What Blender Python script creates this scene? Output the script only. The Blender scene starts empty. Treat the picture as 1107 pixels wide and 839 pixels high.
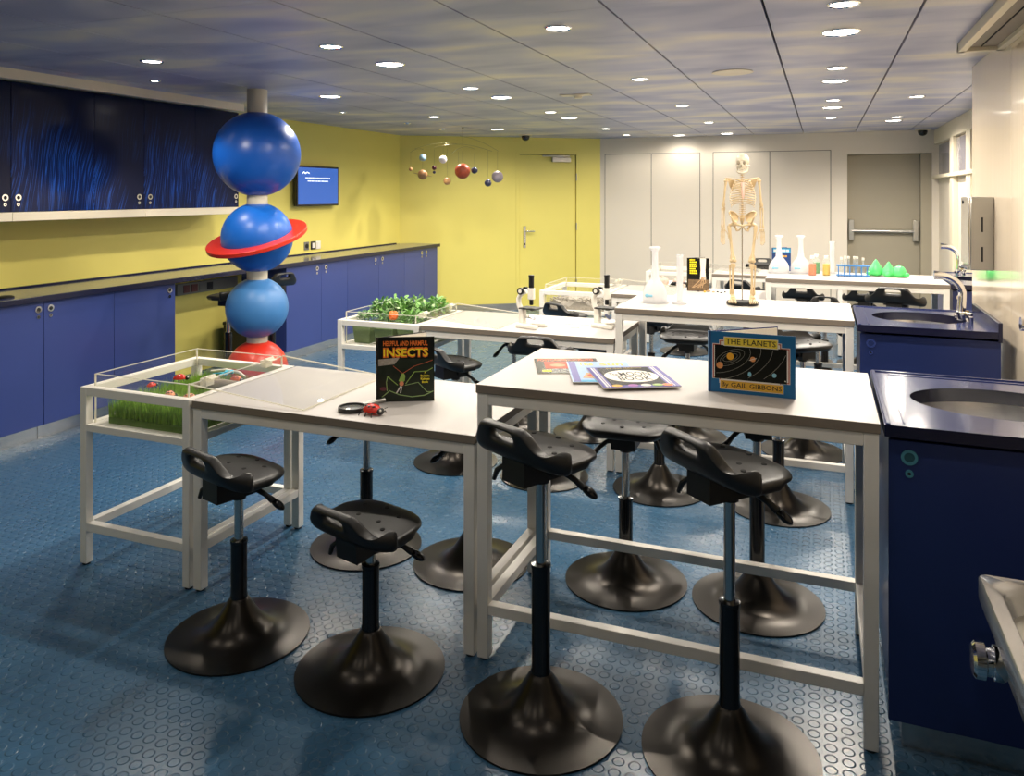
import bpy, math, random
from mathutils import Matrix, Vector
random.seed(7)
PI = math.pi
sc = bpy.context.scene
COL = sc.collection

# ------------------------------------------------------------------ materials
def lin(c):
    return tuple(((x / 12.92) if x <= 0.04045 else ((x + 0.055) / 1.055) ** 2.4) for x in c)

def hexc(h):
    return lin(tuple(int(h[i:i + 2], 16) / 255 for i in (0, 2, 4)))

def mat(name, col, rough=0.5, metal=0.0, var=0.06, vscale=12.0, coat=0.0, emit=None, estr=0.0,
        alpha=1.0, trans=0.0, bump=0.0, bscale=200.0, spec=0.5, stretch=(1, 1, 1), sss=0.0):
    if isinstance(col, str):
        col = hexc(col)
    m = bpy.data.materials.new(name)
    m.use_nodes = True
    nt = m.node_tree
    b = nt.nodes['Principled BSDF']
    b.inputs['Roughness'].default_value = rough
    b.inputs['Metallic'].default_value = metal
    b.inputs['Specular IOR Level'].default_value = spec
    b.inputs['Coat Weight'].default_value = coat
    b.inputs['Coat Roughness'].default_value = 0.05
    b.inputs['Alpha'].default_value = alpha
    b.inputs['Transmission Weight'].default_value = trans
    if sss:
        b.inputs['Subsurface Weight'].default_value = sss
        b.inputs['Subsurface Radius'].default_value = (0.02, 0.02, 0.02)
    tc = nt.nodes.new('ShaderNodeTexCoord')
    mp = nt.nodes.new('ShaderNodeMapping')
    mp.inputs['Scale'].default_value = stretch
    nt.links.new(tc.outputs['Object'], mp.inputs['Vector'])
    nz = nt.nodes.new('ShaderNodeTexNoise')
    nz.inputs['Scale'].default_value = vscale
    nz.inputs['Detail'].default_value = 3
    nt.links.new(mp.outputs['Vector'], nz.inputs['Vector'])
    mx = nt.nodes.new('ShaderNodeMix')
    mx.data_type = 'RGBA'
    mx.inputs['A'].default_value = (*[c * (1 - var) for c in col], 1)
    mx.inputs['B'].default_value = (*[min(1, c * (1 + var)) for c in col], 1)
    nt.links.new(nz.outputs['Fac'], mx.inputs['Factor'])
    nt.links.new(mx.outputs['Result'], b.inputs['Base Color'])
    if bump:
        n2 = nt.nodes.new('ShaderNodeTexNoise')
        n2.inputs['Scale'].default_value = bscale
        nt.links.new(mp.outputs['Vector'], n2.inputs['Vector'])
        bp = nt.nodes.new('ShaderNodeBump')
        bp.inputs['Strength'].default_value = bump
        bp.inputs['Distance'].default_value = 0.002
        nt.links.new(n2.outputs['Fac'], bp.inputs['Height'])
        nt.links.new(bp.outputs['Normal'], b.inputs['Normal'])
    if emit is not None:
        if isinstance(emit, str):
            emit = hexc(emit)
        b.inputs['Emission Color'].default_value = (*emit, 1)
        b.inputs['Emission Strength'].default_value = estr
    return m

def clear(name, tint=(1, 1, 1), gloss=0.08, milk=0.0, milkcol=(0.9, 0.9, 0.88)):
    m = bpy.data.materials.new(name)
    m.use_nodes = True
    nt = m.node_tree
    nt.nodes.clear()
    out = nt.nodes.new('ShaderNodeOutputMaterial')
    tr = nt.nodes.new('ShaderNodeBsdfTransparent')
    tr.inputs['Color'].default_value = (*tint, 1)
    gl = nt.nodes.new('ShaderNodeBsdfGlossy')
    gl.inputs['Roughness'].default_value = 0.03
    fr = nt.nodes.new('ShaderNodeLayerWeight')
    fr.inputs['Blend'].default_value = 0.5
    pw = nt.nodes.new('ShaderNodeMath'); pw.operation = 'POWER'
    nt.links.new(fr.outputs['Facing'], pw.inputs[0]); pw.inputs[1].default_value = 5.0
    ml = nt.nodes.new('ShaderNodeMath'); ml.operation = 'MULTIPLY_ADD'
    nt.links.new(pw.outputs[0], ml.inputs[0]); ml.inputs[1].default_value = 0.5; ml.inputs[2].default_value = 0.014
    m1 = nt.nodes.new('ShaderNodeMixShader')
    nt.links.new(ml.outputs[0], m1.inputs[0])
    df = nt.nodes.new('ShaderNodeBsdfDiffuse')
    df.inputs['Color'].default_value = (*milkcol, 1)
    tl = nt.nodes.new('ShaderNodeBsdfTranslucent')
    tl.inputs['Color'].default_value = (*milkcol, 1)
    ad = nt.nodes.new('ShaderNodeMixShader')
    ad.inputs[0].default_value = 0.45
    nt.links.new(df.outputs[0], ad.inputs[1])
    nt.links.new(tl.outputs[0], ad.inputs[2])
    m2 = nt.nodes.new('ShaderNodeMixShader')
    m2.inputs[0].default_value = milk
    nt.links.new(tr.outputs[0], m2.inputs[1])
    nt.links.new(ad.outputs[0], m2.inputs[2])
    nt.links.new(m2.outputs[0], m1.inputs[1])
    nt.links.new(gl.outputs[0], m1.inputs[2])
    nt.links.new(m1.outputs[0], out.inputs[0])
    return m

# floor: blue studded rubber, raised round coins
def floor_mat():
    m = bpy.data.materials.new('studded_rubber')
    m.use_nodes = True
    nt = m.node_tree
    N, L = nt.nodes.new, nt.links.new
    b = nt.nodes['Principled BSDF']
    tc = N('ShaderNodeTexCoord')
    sp = N('ShaderNodeSeparateXYZ')
    L(tc.outputs['Object'], sp.inputs[0])
    def M(op, a, bb=None, c=None):
        n = N('ShaderNodeMath'); n.operation = op
        for i, v in enumerate((a, bb, c)):
            if v is None: continue
            if isinstance(v, (int, float)): n.inputs[i].default_value = v
            else: L(v, n.inputs[i])
        return n.outputs[0]
    p = 0.047
    fx = M('SUBTRACT', M('FRACT', M('DIVIDE', sp.outputs[0], p)), 0.5)
    fy = M('SUBTRACT', M('FRACT', M('DIVIDE', sp.outputs[1], p)), 0.5)
    r = M('SQRT', M('ADD', M('MULTIPLY', fx, fx), M('MULTIPLY', fy, fy)))
    mr = N('ShaderNodeMapRange'); mr.interpolation_type = 'SMOOTHSTEP'
    L(r, mr.inputs['Value'])
    mr.inputs['From Min'].default_value = 0.30
    mr.inputs['From Max'].default_value = 0.40
    mr.inputs['To Min'].default_value = 1.0
    mr.inputs['To Max'].default_value = 0.0
    # slab joints every 1.0 m
    jx = M('ABSOLUTE', M('SUBTRACT', M('FRACT', M('DIVIDE', sp.outputs[0], 1.008)), 0.5))
    jy = M('ABSOLUTE', M('SUBTRACT', M('FRACT', M('DIVIDE', sp.outputs[1], 1.008)), 0.5))
    jm = M('GREATER_THAN', M('MAXIMUM', jx, jy), 0.4985)
    hgt = M('SUBTRACT', mr.outputs[0], M('MULTIPLY', jm, 0.6))
    bp = N('ShaderNodeBump')
    bp.inputs['Strength'].default_value = 0.8
    bp.inputs['Distance'].default_value = 0.004
    L(hgt, bp.inputs['Height'])
    L(bp.outputs['Normal'], b.inputs['Normal'])
    nz = N('ShaderNodeTexNoise'); nz.inputs['Scale'].default_value = 1.3; nz.inputs['Detail'].default_value = 5
    L(tc.outputs['Object'], nz.inputs['Vector'])
    cr = N('ShaderNodeValToRGB')
    cr.color_ramp.elements[0].position = 0.3; cr.color_ramp.elements[0].color = (0.036, 0.108, 0.200, 1)
    cr.color_ramp.elements[1].position = 0.75; cr.color_ramp.elements[1].color = (0.048, 0.135, 0.245, 1)
    L(nz.outputs['Fac'], cr.inputs[0])
    L(cr.outputs[0], b.inputs['Base Color'])
    n3 = N('ShaderNodeTexNoise'); n3.inputs['Scale'].default_value = 5.0; n3.inputs['Detail'].default_value = 6
    L(tc.outputs['Object'], n3.inputs['Vector'])
    m3 = N('ShaderNodeMapRange'); L(n3.outputs['Fac'], m3.inputs['Value'])
    m3.inputs['To Min'].default_value = 0.20; m3.inputs['To Max'].default_value = 0.36
    L(m3.outputs[0], b.inputs['Roughness'])
    b.inputs['Specular IOR Level'].default_value = 0.5
    return m

# ceiling tile print: soft streaky clouds
def cloud_mat():
    m = bpy.data.materials.new('printed_cloud_tile')
    m.use_nodes = True
    nt = m.node_tree
    N, L = nt.nodes.new, nt.links.new
    b = nt.nodes['Principled BSDF']
    tc = N('ShaderNodeTexCoord')
    mp = N('ShaderNodeMapping'); mp.inputs['Scale'].default_value = (0.8, 1.55, 1)
    L(tc.outputs['Object'], mp.inputs[0])
    nz = N('ShaderNodeTexNoise'); nz.inputs['Scale'].default_value = 1.5; nz.inputs['Detail'].default_value = 2.5
    nz.inputs['Distortion'].default_value = 0.3
    L(mp.outputs[0], nz.inputs['Vector'])
    cr = N('ShaderNodeValToRGB')
    e = cr.color_ramp.elements
    e[0].position = 0.34; e[0].color = (*hexc('959bc0'), 1)
    e[1].position = 0.68; e[1].color = (*hexc('e0dad2'), 1)
    k = e.new(0.5); k.color = (*hexc('b6b8d0'), 1)
    L(nz.outputs['Fac'], cr.inputs[0])
    L(cr.outputs[0], b.inputs['Base Color'])
    b.inputs['Roughness'].default_value = 0.38
    b.inputs['Specular IOR Level'].default_value = 0.5
    return m

# wall cabinet doors: navy laminate printed with bright blue wisps
def wisp_mat():
    m = bpy.data.materials.new('wisp_print')
    m.use_nodes = True
    nt = m.node_tree
    N, L = nt.nodes.new, nt.links.new
    b = nt.nodes['Principled BSDF']
    tc = N('ShaderNodeTexCoord')
    sp = N('ShaderNodeSeparateXYZ'); L(tc.outputs['Object'], sp.inputs[0])
    def M(op, a, bb=None):
        n = N('ShaderNodeMath'); n.operation = op
        for i, v in enumerate((a, bb)):
            if v is None: continue
            if isinstance(v, (int, float)): n.inputs[i].default_value = v
            else: L(v, n.inputs[i])
        return n.outputs[0]
    # lean the strands: y' = y + k*z + wobble
    wob = N('ShaderNodeTexNoise'); wob.inputs['Scale'].default_value = 2.2; wob.inputs['Detail'].default_value = 1
    L(tc.outputs['Object'], wob.inputs['Vector'])
    yy = M('ADD', M('ADD', sp.outputs[1], M('MULTIPLY', sp.outputs[2], -0.16)), M('MULTIPLY', wob.outputs['Fac'], 0.10))
    cb = N('ShaderNodeCombineXYZ'); L(M('MULTIPLY', yy, 42.0), cb.inputs[0]); L(M('MULTIPLY', sp.outputs[2], 0.9), cb.inputs[1])
    nz = N('ShaderNodeTexNoise'); nz.inputs['Scale'].default_value = 1.0; nz.inputs['Detail'].default_value = 3
    L(cb.outputs[0], nz.inputs['Vector'])
    rid = M('SUBTRACT', 1.0, M('MULTIPLY', M('ABSOLUTE', M('SUBTRACT', nz.outputs['Fac'], 0.5)), 38.0))
    rid = M('MAXIMUM', rid, 0.0)
    # patches of print
    pn = N('ShaderNodeTexNoise'); pn.inputs['Scale'].default_value = 1.15; pn.inputs['Detail'].default_value = 1
    L(tc.outputs['Object'], pn.inputs['Vector'])
    pm = N('ShaderNodeMapRange'); L(pn.outputs['Fac'], pm.inputs['Value'])
    pm.inputs['From Min'].default_value = 0.38; pm.inputs['From Max'].default_value = 0.62
    zf = N('ShaderNodeMapRange'); L(sp.outputs[2], zf.inputs['Value'])
    zf.inputs['From Min'].default_value = 0.35; zf.inputs['From Max'].default_value = -0.1
    fac = M('MULTIPLY', M('MULTIPLY', rid, pm.outputs[0]), zf.outputs[0])
    mx = N('ShaderNodeMix'); mx.data_type = 'RGBA'
    mx.inputs['A'].default_value = (0.007, 0.011, 0.04, 1)
    mx.inputs['B'].default_value = (0.02, 0.11, 0.55, 1)
    L(fac, mx.inputs['Factor'])
    m2 = N('ShaderNodeMix'); m2.data_type = 'RGBA'
    L(mx.outputs['Result'], m2.inputs['A'])
    m2.inputs['B'].default_value = (0.004, 0.03, 0.20, 1)
    L(M('MULTIPLY', M('MULTIPLY', pm.outputs[0], zf.outputs[0]), 0.18), m2.inputs['Factor'])
    L(m2.outputs['Result'], b.inputs['Base Color'])
    b.inputs['Roughness'].default_value = 0.16
    b.inputs['Specular IOR Level'].default_value = 0.22
    return m

# cream laminate with fine vertical streaks, polished
CREAM = 'd9cbb2'
MT = dict(
    floor=floor_mat(), cloud=cloud_mat(), wisp=wisp_mat(),
    gap=mat('dark_joint', (0.006, 0.006, 0.008), 0.9),
    yellow=mat('yellow_paint', (0.80, 0.70, 0.17), 0.42, var=0.03, vscale=3, bump=0.05, bscale=90),
    white_wall=mat('cream_wall', 'e3dacb', 0.5, var=0.02, vscale=2, bump=0.04, bscale=120),
    gloss_cream=mat('polished_cream_laminate', 'e2d2ba', 0.10, var=0.04, vscale=6, stretch=(1, 6, 0.15), coat=0.3),
    trim=mat('cream_trim', 'e6dcc4', 0.45, var=0.02),
    olive=mat('grey_door', 'a59d8a', 0.5, var=0.03, vscale=4),
    dark_wall=mat('brown_grey_paint', (0.3, 0.28, 0.24), 0.6),  # plain dull brown-grey for the wall behind the camera
    navy=mat('blue_laminate', (0.040, 0.064, 0.235), 0.30, var=0.05, vscale=3, bump=0.04, bscale=300),
    navy_sink=mat('deep_blue_laminate', (0.018, 0.034, 0.145), 0.30, var=0.05, vscale=3, bump=0.04, bscale=300),
    navy_dark=mat('navy_solid_surface', (0.026, 0.040, 0.140), 0.15, var=0.25, vscale=150, coat=0.15),
    edge_dark=mat('navy_edge', (0.010, 0.011, 0.035), 0.25, var=0.1),
    steel=mat('brushed_steel', (0.72, 0.71, 0.69), 0.22, 1.0, var=0.08, vscale=30, stretch=(1, 1, 12)),
    steel_dark=mat('satin_steel', (0.52, 0.51, 0.48), 0.32, 1.0, var=0.1, vscale=8),
    chrome=mat('chrome', (0.85, 0.85, 0.86), 0.07, 1.0, var=0.02),
    post_chrome=mat('satin_chrome', (0.62, 0.60, 0.57), 0.18, 1.0, var=0.03),
    top=mat('white_laminate', 'c2bdb8', 0.42, var=0.02, vscale=5, bump=0.02, bscale=200),
    band=mat('taupe_edge_band', '857a6e', 0.5, var=0.05),
    frame=mat('cream_powder_coat', 'f0ece4', 0.38, var=0.02),
    black_pu=mat('black_polyurethane', (0.011, 0.0105, 0.010), 0.40, var=0.2, vscale=60, bump=0.10, bscale=500),
    black=mat('black_plastic', (0.008, 0.008, 0.008), 0.42, var=0.15),
    black_gloss=mat('black_gloss', (0.005, 0.005, 0.006), 0.16, var=0.1),
    hole=mat('black_hole', (0.001, 0.001, 0.001), 0.9),
    bronze=mat('dark_bronze_coat', (0.034, 0.030, 0.026), 0.29, 0.85, var=0.2, vscale=7, bump=0.05, bscale=400),
    glass_grey=mat('smoky_panel', '8d8a92', 0.12, var=0.05),
    red=mat('red_paint', (0.62, 0.030, 0.012), 0.32, var=0.03),
    blue1=mat('royal_blue_paint', (0.006, 0.085, 0.42), 0.34, var=0.04, vscale=2),
    blue2=mat('bright_blue_paint', (0.008, 0.12, 0.52), 0.36, var=0.04, vscale=2),
    blue3=mat('sky_blue_paint', (0.06, 0.22, 0.52), 0.40, var=0.04, vscale=2),
    bead=mat('cream_bead', 'd6cdb6', 0.4),
    acrylic=clear('clear_acrylic', (1, 1, 0.995), milk=0.015),
    acrylic_edge=clear('acrylic_edge', (0.9, 0.9, 0.85), milk=0.75, milkcol=(0.95, 0.92, 0.82)),
    milky=clear('milky_polypropylene', (0.95, 0.95, 0.96), milk=0.84, milkcol=(0.84, 0.84, 0.85)),
    tube_glass=clear('test_tube_glass', (0.95, 0.97, 0.97), milk=0.14, milkcol=(0.95, 0.95, 0.95)),
    cut_edge=mat('white_paper', 'efe9dc', 0.6, var=0.04, vscale=80),
    ivory=mat('ivory_bone', (0.62, 0.475, 0.275), 0.45, var=0.12, vscale=25),
    skull=mat('pale_bone', (0.66, 0.58, 0.44), 0.5, var=0.08, vscale=25),
    cartilage=mat('pink_cartilage', (0.72, 0.45, 0.36), 0.5),
    grass=mat('grass_blade', (0.27, 0.47, 0.05), 0.5, var=0.5, vscale=40),
    grass_dark=mat('grass_thatch', (0.10, 0.20, 0.02), 0.7, var=0.4, vscale=40),
    leaf=mat('leaf_green', (0.20, 0.42, 0.10), 0.5, var=0.5, vscale=30),
    leaf2=mat('dark_leaf', (0.06, 0.17, 0.04), 0.5, var=0.4, vscale=30),
    leaf3=mat('pale_leaf', (0.45, 0.58, 0.32), 0.5, var=0.3, vscale=30),
    pot=mat('olive_pot', (0.16, 0.23, 0.09), 0.5, var=0.1),
    orange=mat('orange_toy', (0.85, 0.16, 0.015), 0.4),
    terracotta=mat('terracotta_toy', (0.75, 0.27, 0.13), 0.5),
    toy_red=mat('glossy_red_toy', (0.72, 0.035, 0.02), 0.25),
    cyan=mat('turquoise_toy', (0.05, 0.45, 0.65), 0.4),
    wood=mat('driftwood', (0.30, 0.25, 0.17), 0.8, var=0.4, vscale=30),
    gravel=mat('grey_gravel', (0.36, 0.33, 0.28), 0.9, var=0.5, vscale=90),
    pink=mat('pale_pink_model', (0.80, 0.52, 0.44), 0.5, var=0.3, vscale=30),
    white_pl=mat('white_plastic', 'efeadf', 0.4, var=0.02),
    lens=mat('lamp_lens', (0.9, 0.9, 0.9), 0.4, emit=(1.0, 0.93, 0.82), estr=14.0),
    lens_spot=mat('spot_lens', (0.9, 0.9, 0.9), 0.4, emit=(1.0, 0.93, 0.82), estr=26.0),
    screen=mat('monitor_blue', (0.01, 0.03, 0.1), 0.2, emit=(0.035, 0.14, 0.56), estr=0.85),
    screen_text=mat('monitor_text', (0.8, 0.8, 0.8), 0.3, emit=(0.8, 0.9, 1.0), estr=1.0),
    rack=mat('blue_rack', (0.05, 0.22, 0.55), 0.4),
    lime=mat('lime_plastic', (0.12, 0.82, 0.22), 0.25, var=0.1, sss=0.3),
    blk_cover=mat('black_cover', (0.012, 0.013, 0.011), 0.25, spec=0.18),
    insect_bg=mat('dark_green_photo', (0.022, 0.030, 0.020), 0.25, spec=0.18, var=0.7, vscale=14),
    planet_bl=mat('teal_blue_cover', (0.025, 0.145, 0.33), 0.3, spec=0.18, var=0.03),
    navy_cover=mat('navy_cover', (0.02, 0.03, 0.16), 0.3),
    ink=mat('black_ink', (0.01, 0.01, 0.01), 0.5),
    tag_yellow=mat('yellow_tag', (0.80, 0.62, 0.06), 0.4),
    tag_gold=mat('gold_tag', (0.75, 0.42, 0.04), 0.4),
    brick=mat('brick_line', (0.42, 0.07, 0.03), 0.4),
    paleline=mat('pale_line', (0.75, 0.72, 0.68), 0.4),
    orbit=mat('orbit_line', (0.30, 0.29, 0.24), 0.5),
    sunny=mat('sun_orange', (0.85, 0.42, 0.03), 0.4),
    jupiter=mat('banded_orange', (0.75, 0.30, 0.10), 0.4, var=0.4, vscale=40, stretch=(1, 1, 4)),
    iceblue=mat('ice_blue', (0.25, 0.55, 0.70), 0.4),
    lime_y=mat('lettering_yellow', (0.90, 0.78, 0.02), 0.4),
    letter_or=mat('lettering_orange', (0.90, 0.20, 0.02), 0.4),
    leg_green=mat('insect_green', (0.28, 0.45, 0.08), 0.4),
    stem_green=mat('stem_green', (0.30, 0.46, 0.16), 0.4),
    antenna=mat('antenna_red', (0.60, 0.13, 0.05), 0.4),
    violet=mat('violet_cover', (0.09, 0.08, 0.35), 0.3, spec=0.18),
    sky_cover=mat('sky_cover', (0.36, 0.52, 0.85), 0.3, spec=0.18, var=0.25, vscale=18),
    purple=mat('purple_print', (0.38, 0.08, 0.42), 0.4),
    cover_red=mat('red_print', (0.62, 0.09, 0.05), 0.4, spec=0.18),
    tan=mat('tan_print', (0.55, 0.36, 0.2), 0.4, spec=0.18, var=0.4, vscale=60),
    roots=mat('root_print', (0.16, 0.10, 0.05), 0.5, var=0.9, vscale=60),
    deep_blue=mat('deep_blue_cover', (0.01, 0.05, 0.2), 0.3),
    bright_cyan=mat('cyan_print', (0.03, 0.38, 0.66), 0.4),
    orange_liq=mat('orange_liquid', (0.80, 0.20, 0.06), 0.3),
    green_liq=mat('green_liquid', (0.10, 0.34, 0.12), 0.3),
    yellow_liq=mat('yellow_liquid', (0.80, 0.50, 0.06), 0.3),
    lock_dark=mat('teal_lock_core', (0.04, 0.12, 0.15), 0.25, 0.3),
    fountain_steel=mat('brushed_fountain_steel', (0.50, 0.52, 0.56), 0.26, 1.0, var=0.08, vscale=30, stretch=(1, 12, 1)),
    lock_blue=mat('teal_lock_film', (0.10, 0.34, 0.44), 0.25, 0.3),
    mars=mat('rust_planet', (0.42, 0.07, 0.025), 0.4, var=0.5, vscale=25),
    saturn=mat('tan_planet', (0.40, 0.22, 0.10), 0.4, var=0.4, vscale=40),
    venus=mat('ochre_planet', (0.50, 0.26, 0.10), 0.4, var=0.3, vscale=30),
    uranus=mat('blue_grey_planet', (0.22, 0.36, 0.46), 0.4, var=0.3, vscale=20),
    earth=mat('dark_blue_planet', (0.03, 0.035, 0.08), 0.35, var=0.8, vscale=50),
    maroon=mat('maroon_planet', (0.10, 0.02, 0.03), 0.4),
    grey_pl=mat('grey_mauve_planet', (0.28, 0.24, 0.27), 0.4, var=0.4, vscale=30),
    pale_pl=mat('white_planet', (0.80, 0.82, 0.84), 0.4),
    wire=mat('wire', (0.25, 0.22, 0.10), 0.5, 0.3),
    brass=mat('brass', (0.7, 0.5, 0.2), 0.25, 1.0),
    grey_pl2=mat('grey_socket_strip', '77756f', 0.5),
    dark_red=mat('dark_red_socket', (0.12, 0.01, 0.01), 0.4),
)

# ------------------------------------------------------------------ mesh accumulator
I4 = Matrix.Identity(4)
def T(x=0, y=0, z=0): return Matrix.Translation((x, y, z))
def R(a, ax='Z'): return Matrix.Rotation(a, 4, ax)
def S(x, y=None, z=None):
    if y is None: y = z = x
    return Matrix.Diagonal((x, y, z, 1))

class MB:
    def __init__(s): s.v = []; s.f = []; s.m = []
    def add(s, vs, fs, mi=0, M=None):
        o = len(s.v)
        if M is not None: vs = [M @ Vector(p) for p in vs]
        s.v += [tuple(p) for p in vs]
        s.f += [tuple(i + o for i in f) for f in fs]
        s.m += [mi] * len(fs)
        return s
    def box(s, x0, x1, y0, y1, z0, z1, mi=0, M=None):
        v = [(x0, y0, z0), (x1, y0, z0), (x1, y1, z0), (x0, y1, z0), (x0, y0, z1), (x1, y0, z1), (x1, y1, z1), (x0, y1, z1)]
        return s.add(v, [(0, 3, 2, 1), (4, 5, 6, 7), (0, 1, 5, 4), (1, 2, 6, 5), (2, 3, 7, 6), (3, 0, 4, 7)], mi, M)
    def lathe(s, prof, n=24, mi=0, M=None, cap=True):
        v = []; f = []
        for r, z in prof:
            for k in range(n):
                a = 2 * PI * k / n
                v.append((r * math.cos(a), r * math.sin(a), z))
        for i in range(len(prof) - 1):
            for k in range(n):
                k2 = (k + 1) % n
                f.append((i * n + k, i * n + k2, (i + 1) * n + k2, (i + 1) * n + k))
        if cap:
            f.append(tuple(range(n - 1, -1, -1)))
            b = (len(prof) - 1) * n
            f.append(tuple(b + k for k in range(n)))
        return s.add(v, f, mi, M)
    def cyl(s, r, z0, z1, n=24, mi=0, M=None): return s.lathe([(r, z0), (r, z1)], n, mi, M)
    def sphere(s, c, r, n=24, mi=0, M=None):
        if not isinstance(r, (tuple, list)): r = (r, r, r)
        h = max(6, n // 2)
        prof = [(max(1e-4, math.sin(PI * i / h)), -math.cos(PI * i / h)) for i in range(h + 1)]
        X = T(*c) @ S(*r)
        return s.lathe(prof, n, mi, (M @ X) if M is not None else X)
    def tube(s, pts, r, n=10, mi=0, M=None, cap=True, sq=None):
        pts = [Vector(p) for p in pts]
        if not isinstance(r, (list, tuple)): r = [r] * len(pts)
        tg = []
        for i in range(len(pts)):
            a = pts[max(0, i - 1)]; b = pts[min(len(pts) - 1, i + 1)]
            tg.append((b - a).normalized())
        up = Vector((0, 0, 1)) if abs(tg[0].z) < 0.9 else Vector((1, 0, 0))
        nrm = (up - tg[0] * up.dot(tg[0])).normalized()
        v = []; f = []
        for i, p in enumerate(pts):
            nrm = (nrm - tg[i] * nrm.dot(tg[i])).normalized()
            bi = tg[i].cross(nrm)
            for k in range(n):
                a = 2 * PI * k / n
                sx = 1.0 if sq is None else sq
                v.append(p + nrm * (math.cos(a) * r[i]) + bi * (math.sin(a) * r[i] * sx))
        for i in range(len(pts) - 1):
            for k in range(n):
                k2 = (k + 1) % n
                f.append((i * n + k, i * n + k2, (i + 1) * n + k2, (i + 1) * n + k))
        if cap:
            f.append(tuple(range(n - 1, -1, -1)))
            b = (len(pts) - 1) * n
            f.append(tuple(b + k for k in range(n)))
        return s.add(v, f, mi, M)
    def prism(s, poly, z0, z1, mi=0, M=None):
        n = len(poly)
        v = [(x, y, z0) for x, y in poly] + [(x, y, z1) for x, y in poly]
        f = [tuple(range(n - 1, -1, -1)), tuple(range(n, 2 * n))] + [(i, (i + 1) % n, n + (i + 1) % n, n + i) for i in range(n)]
        return s.add(v, f, mi, M)
    def ring(s, r0, r1, z0, z1, n=32, mi=0, M=None):
        return s.lathe([(r0, z0), (r1, z0), (r1, z1), (r0, z1), (r0, z0)], n, mi, M, cap=False)
    def ribbon(s, pts, w, mi=0, M=None, th=0.0002):
        # flat strip in the local XY plane
        for (x0, y0), (x1, y1) in zip(pts[:-1], pts[1:]):
            dx, dy = x1 - x0, y1 - y0
            l = math.hypot(dx, dy) or 1e-6
            nx, ny = -dy / l * w / 2, dx / l * w / 2
            ex, ey = dx / l * w * 0.3, dy / l * w * 0.3
            s.prism([(x0 - nx - ex, y0 - ny - ey), (x1 - nx + ex, y1 - ny + ey), (x1 + nx + ex, y1 + ny + ey), (x0 + nx - ex, y0 + ny - ey)], 0, th, mi, M)
        return s
    def disc(s, x, y, r, mi=0, M=None, th=0.0003, n=20, ry=None):
        ry = ry or r
        return s.prism([(x + r * math.cos(2 * PI * k / n), y + ry * math.sin(2 * PI * k / n)) for k in range(n)], 0, th, mi, M)
    def rect(s, x0, x1, y0, y1, mi=0, M=None, th=0.0003):
        return s.prism([(x0, y0), (x1, y0), (x1, y1), (x0, y1)], 0, th, mi, M)
    def text(s, txt, x0, x1, y0, y1, mi=0, M=None, th=0.0003, bold=0.0):
        cu = bpy.data.curves.new('t', 'FONT')
        cu.body = txt; cu.offset = bold; cu.resolution_u = 2
        cu.extrude = 0.0
        o = bpy.data.objects.new('t', cu); COL.objects.link(o)
        dg = bpy.context.evaluated_depsgraph_get()
        me = bpy.data.meshes.new_from_object(o.evaluated_get(dg))
        vs = [v.co.copy() for v in me.vertices]
        fs = [tuple(p.vertices) for p in me.polygons]
        bpy.data.objects.remove(o); bpy.data.curves.remove(cu); bpy.data.meshes.remove(me)
        if not vs: return s
        ax = min(v.x for v in vs); bx = max(v.x for v in vs); ay = min(v.y for v in vs); by = max(v.y for v in vs)
        fx = (x1 - x0) / max(1e-6, bx - ax); fy = (y1 - y0) / max(1e-6, by - ay)
        vs = [(x0 + (v.x - ax) * fx, y0 + (v.y - ay) * fy, th) for v in vs]
        return s.add(vs, fs, mi, M)
    def mesh(s, name, mats, sharp=38):
        me = bpy.data.meshes.new(name)
        me.from_pydata(s.v, [], s.f)
        for m in (mats if isinstance(mats, (list, tuple)) else [mats]):
            me.materials.append(MT[m] if isinstance(m, str) else m)
        for p, mi in zip(me.polygons, s.m):
            p.material_index = mi
            p.use_smooth = True
        me.update()
        me.set_sharp_from_angle(angle=math.radians(sharp))
        return me

def obj(name, mb, mats=None, parent=None, bevel=0, sharp=38, seg=2):
    me = mb.mesh(name, mats, sharp) if isinstance(mb, MB) else mb
    o = bpy.data.objects.new(name, me)
    COL.objects.link(o)
    if parent is not None: o.parent = parent
    if bevel:
        md = o.modifiers.new('bevel', 'BEVEL'); md.width = bevel; md.segments = seg
        md.limit_method = 'ANGLE'; md.angle_limit = math.radians(40)
    return o

def tag(o, label, cat, group=None):
    o['label'] = label; o['category'] = cat
    if group: o['group'] = group
    return o

def thing(name, label, cat, loc=(0, 0, 0), rz=0, group=None, rot=None):
    o = bpy.data.objects.new(name, None)
    o.empty_display_size = 0.1
    COL.objects.link(o)
    o.location = loc
    o.rotation_euler = rot if rot else (0, 0, rz)
    return tag(o, label, cat, group)

def struct(name, mb, mats, parent=None, bevel=0):
    o = obj(name, mb, mats, parent, bevel)
    if parent is None: o['kind'] = 'structure'
    return o

def origin(o, p):
    # put the object's origin at p (world) without moving the mesh
    o.data.transform(Matrix.Translation(-Vector(p))); o.location = p
    return o

# ------------------------------------------------------------------ the room
H = 2.40
XL, YB, YF = -5.28, 10.86, -2.6
XR, XR2, YR = 0.86, 1.33, 5.54
CA, CB = (-5.28, 9.22), (-2.95, 10.86)

origin(struct('floor', MB().prism([(XL, YF), (XR2 + .3, YF), (XR2 + .3, YB + .3), (XL, YB + .3)], -0.05, 0), 'floor'), (0, 0, 0))
struct('wall_left', MB().box(XL - .1, XL, YF, CA[1] + .08, 0, H + .05), 'yellow')
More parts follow.
